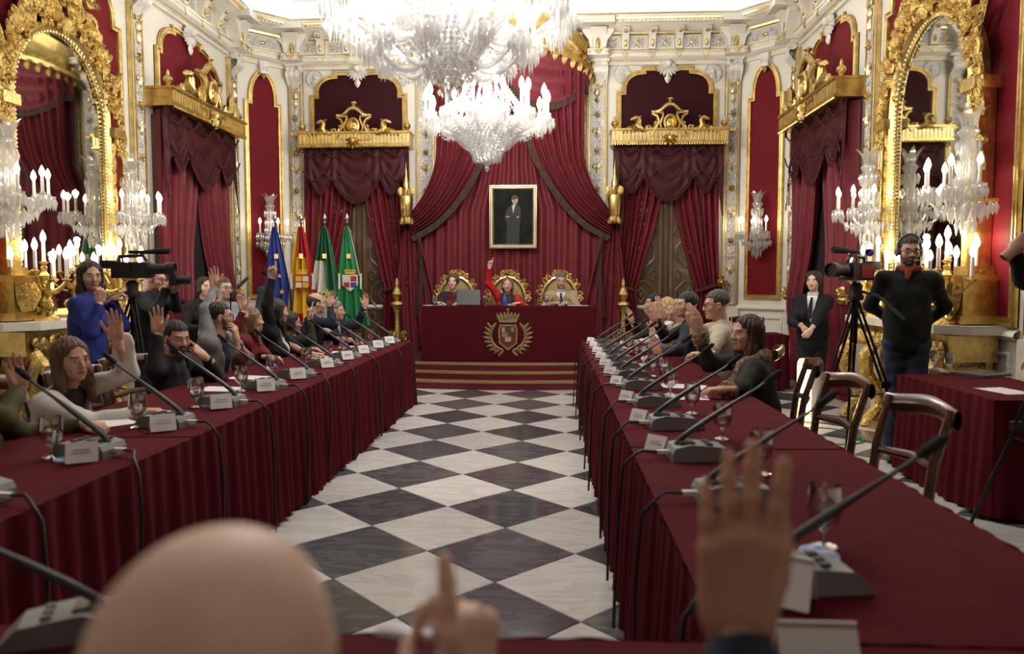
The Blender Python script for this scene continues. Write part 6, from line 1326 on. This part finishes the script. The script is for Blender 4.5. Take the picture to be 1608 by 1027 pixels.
def video_camera(loc, rz, label, body='black_plastic', side=None, sc=1.):
    t = thing('video_camera', label, 'video camera', loc, R(rz), 'video cameras on tripods')
    MB().box((0, 0, .09), (.13, .30, .14)).obj('body', body, t); MB().lathe([(0, 0), (.05, 0), (.055, .04), (.045, .06), (.045, .14), (.058, .15), (.06, .22), (.05, .22), (.045, .2), (0, .2)], 16, (0, .15, .1), axis=Matrix.Rotation(-PI / 2, 3, 'X')).obj('lens', 'black_plastic', t)
    MB().tube([(0, -.1, .16), (0, -.1, .21), (0, .1, .22), (0, .13, .17)], .016, 8).obj('handle', 'black_plastic', t)
    MB().tube([(.0, -.02, .25), (.0, .10, .25), (0, .26, .26), (0, .33, .26)], [.014, .016, .028, .026], 10).obj('shotgun_microphone', 'foam_black', t)
    MB().box((-.02, -.2, .14), (.07, .12, .07)).obj('viewfinder', 'black_plastic', t); MB().box((.1, -.03, .11), (.02, .09, .07)).obj('side_screen', side or 'black_plastic', t)
    if side: MB().box((-.067, -.04, .09), (.006, .16, .1)).obj('side_cover', side, t); MB().box((.068, -.04, .09), (.006, .16, .1)).obj('side_cover', side, t); MB().lathe([(.03, 0), (.034, .03), (0, .03)], 12, (0, -.16, .25), axis=Matrix.Rotation(PI / 2, 3, 'X')).obj('blue_cap', 'lens_blue', t)
    t.scale = (sc,) * 3; return t
F3 = Vector((3.30, 6.45, 0)); F3 = AU(1345, 430, 3.15)
t = thing('camera_tripod', 'black tripod carrying the video camera before the curtained door', 'tripod', (F3.x, F3.y, 0)); tripod(t, (0, 0, 1.34), [(.12, .42, 0), (-.42, -.1, 0), (.38, -.28, 0)])
MB().tube([(0, 0, 1.42), (.12, -.12, 1.38), (.28, -.24, 1.2)], .011, 6).obj('pan_handle', 'black_plastic', t)
video_camera((F3.x, F3.y, 1.48), 128, 'video camera with red side panel and blue cap beside the headset man', side='camera_red', sc=1.0)
F4 = AU(207, 435, -2.85)
t = thing('camera_tripod', 'black tripod in front of the camerawoman in blue', 'tripod', (F4.x, F4.y, 0)); tripod(t, (0, 0, 1.36), [(.1, .4, 0), (-.4, -.12, 0), (.36, -.3, 0)])
MB().tube([(0, 0, 1.42), (-.12, -.16, 1.36), (-.22, -.3, 1.22)], .011, 6).obj('pan_handle', 'black_plastic', t)
video_camera((F4.x, F4.y, 1.5), -80, 'large black video camera beside the camerawoman in blue', sc=.95)
t = thing('camera_tripod', 'black tripod leg and mount before the press table', 'tripod', (3.40, 4.02, 0)); tripod(t, (0, 0, 1.36), [(-.17, .58, 0), (.5, -.2, 0), (-.3, -.45, 0)])
video_camera((3.40, 4.02, 1.5), 150, 'video camera on the tripod beside the press table')
q = AU(273, 440, -2.84); t = thing('photo_camera', 'black photo camera held up by the photographer in dark jumper', 'camera', tuple(q), R(-75)); MB().box((0, 0, 0), (.14, .06, .10)).box((0, 0, .06), (.06, .05, .03)).obj('body', 'black_plastic', t); MB().lathe([(0, 0), (.035, 0), (.04, .03), (.037, .1), (.042, .12), (.03, .12), (0, .1)], 16, (0, .03, 0), axis=Matrix.Rotation(-PI / 2, 3, 'X')).obj('lens', 'black_plastic', t)
a, b = AU(362, 462, -2.85), AU(388, 437, -2.85); t = thing('boom_microphone', 'black shotgun microphone held up behind the bearded man in grey blazer', 'microphone', tuple(a)); MB().tube([(0, 0, 0), (b - a) * .5], .012, 8).obj('grip', 'black_plastic', t); MB().tube([(b - a) * .45, (b - a)], .02, 10).obj('foam_cover', 'foam_black', t); MB().tube([(0, 0, 0), (-.05, .1, -.5)], .008, 6).obj('stand_rod', 'black_metal', t)
def heater(x, y, rz, label):
    t = thing('electric_heater', label, 'heater', (x, y, 0), rz, 'glowing electric heaters')
    MB().lathe([(0, .0), (.2, 0), (.2, .025), (.15, .04), (0, .04)], 20).obj('foot', 'heater_cream', t)
    MB().lathe([(.13, .04), (.13, .62), (.11, .66), (0, .67)], 20, a0=PI * .25, a1=PI * 1.75).obj('shell', 'heater_cream', t)
    MB().box((.055, 0, .34), (.02, .15, .5)).obj('heating_panel', 'heater_glow', t)
    g = MB()
    for i in range(8): g.box((.098, 0, .08 + .075 * i), (.006, .19, .006))
    g.obj('grille', 'steel', t); o = lamp_point(t, (.16, 0, .35), 3., .1, (1, .7, .4))
heater(3.45, 8.1, R(215), 'cream electric heater glowing beside the tripod'); heater(3.0, 8.9, R(225), 'cream electric heater glowing behind the fur coat woman')
MB().tube([(3.4 + .25 * math.cos(i * .35), 6.9 + .3 * math.sin(i * .35) + .02 * i, .008) for i in range(26)], .006, 5).obj('floor_cable', 'cable_green', label='green cable coiled on the marble floor by the tripod', cat='cable')
MB().tube([(3.2, 6.5, .008), (2.9, 6.7, .008), (2.7, 7.2, .008), (2.9, 7.7, .008), (3.3, 7.9, .008)], .006, 5).obj('floor_cable', 'cable_black', label='black cable running over the floor from tripod to heater', cat='cable')
# headset, fur trims and lanyard details that belong to people
root, inf = hsm; T = lambda p: tuple((np.array(p) * inf['hs']) @ inf['M'].T + inf['head'])
hb = MB(); hb.tube([T((.09 * math.cos(x), -.01, .03 + .105 * math.sin(x))) for x in [-.2 + (PI + .4) * i / 16 for i in range(17)]], .008, 6)
for s in (-1, 1): hb.ball(T((s * .092, -.01, -.01)), (.02, .04, .045), 10)
hb.tube([T((-.09, 0, -.03)), T((-.085, .07, -.075)), T((-.03, .115, -.075))], .005, 6); hb.ball(T((-.025, .117, -.075)), .012, 8); hb.obj('headset', 'mic_grey', root)
sc_ = MB(); nk = inf['nk']; sc_.tube([(nk[0] + .075 * math.cos(x), nk[1] + .08 * math.sin(x) + .02, nk[2] + .03 + .012 * math.sin(3 * x)) for x in [2 * PI * i / 18 for i in range(18)]], .026, 7, closed=True); sc_.tube([(0, nk[1] + .11, nk[2] + .02), (.01, nk[1] + .15, nk[2] - .05)], [.03, .012], 6); sc_.obj('neckerchief', cloth((.22, .035, .02)), root)
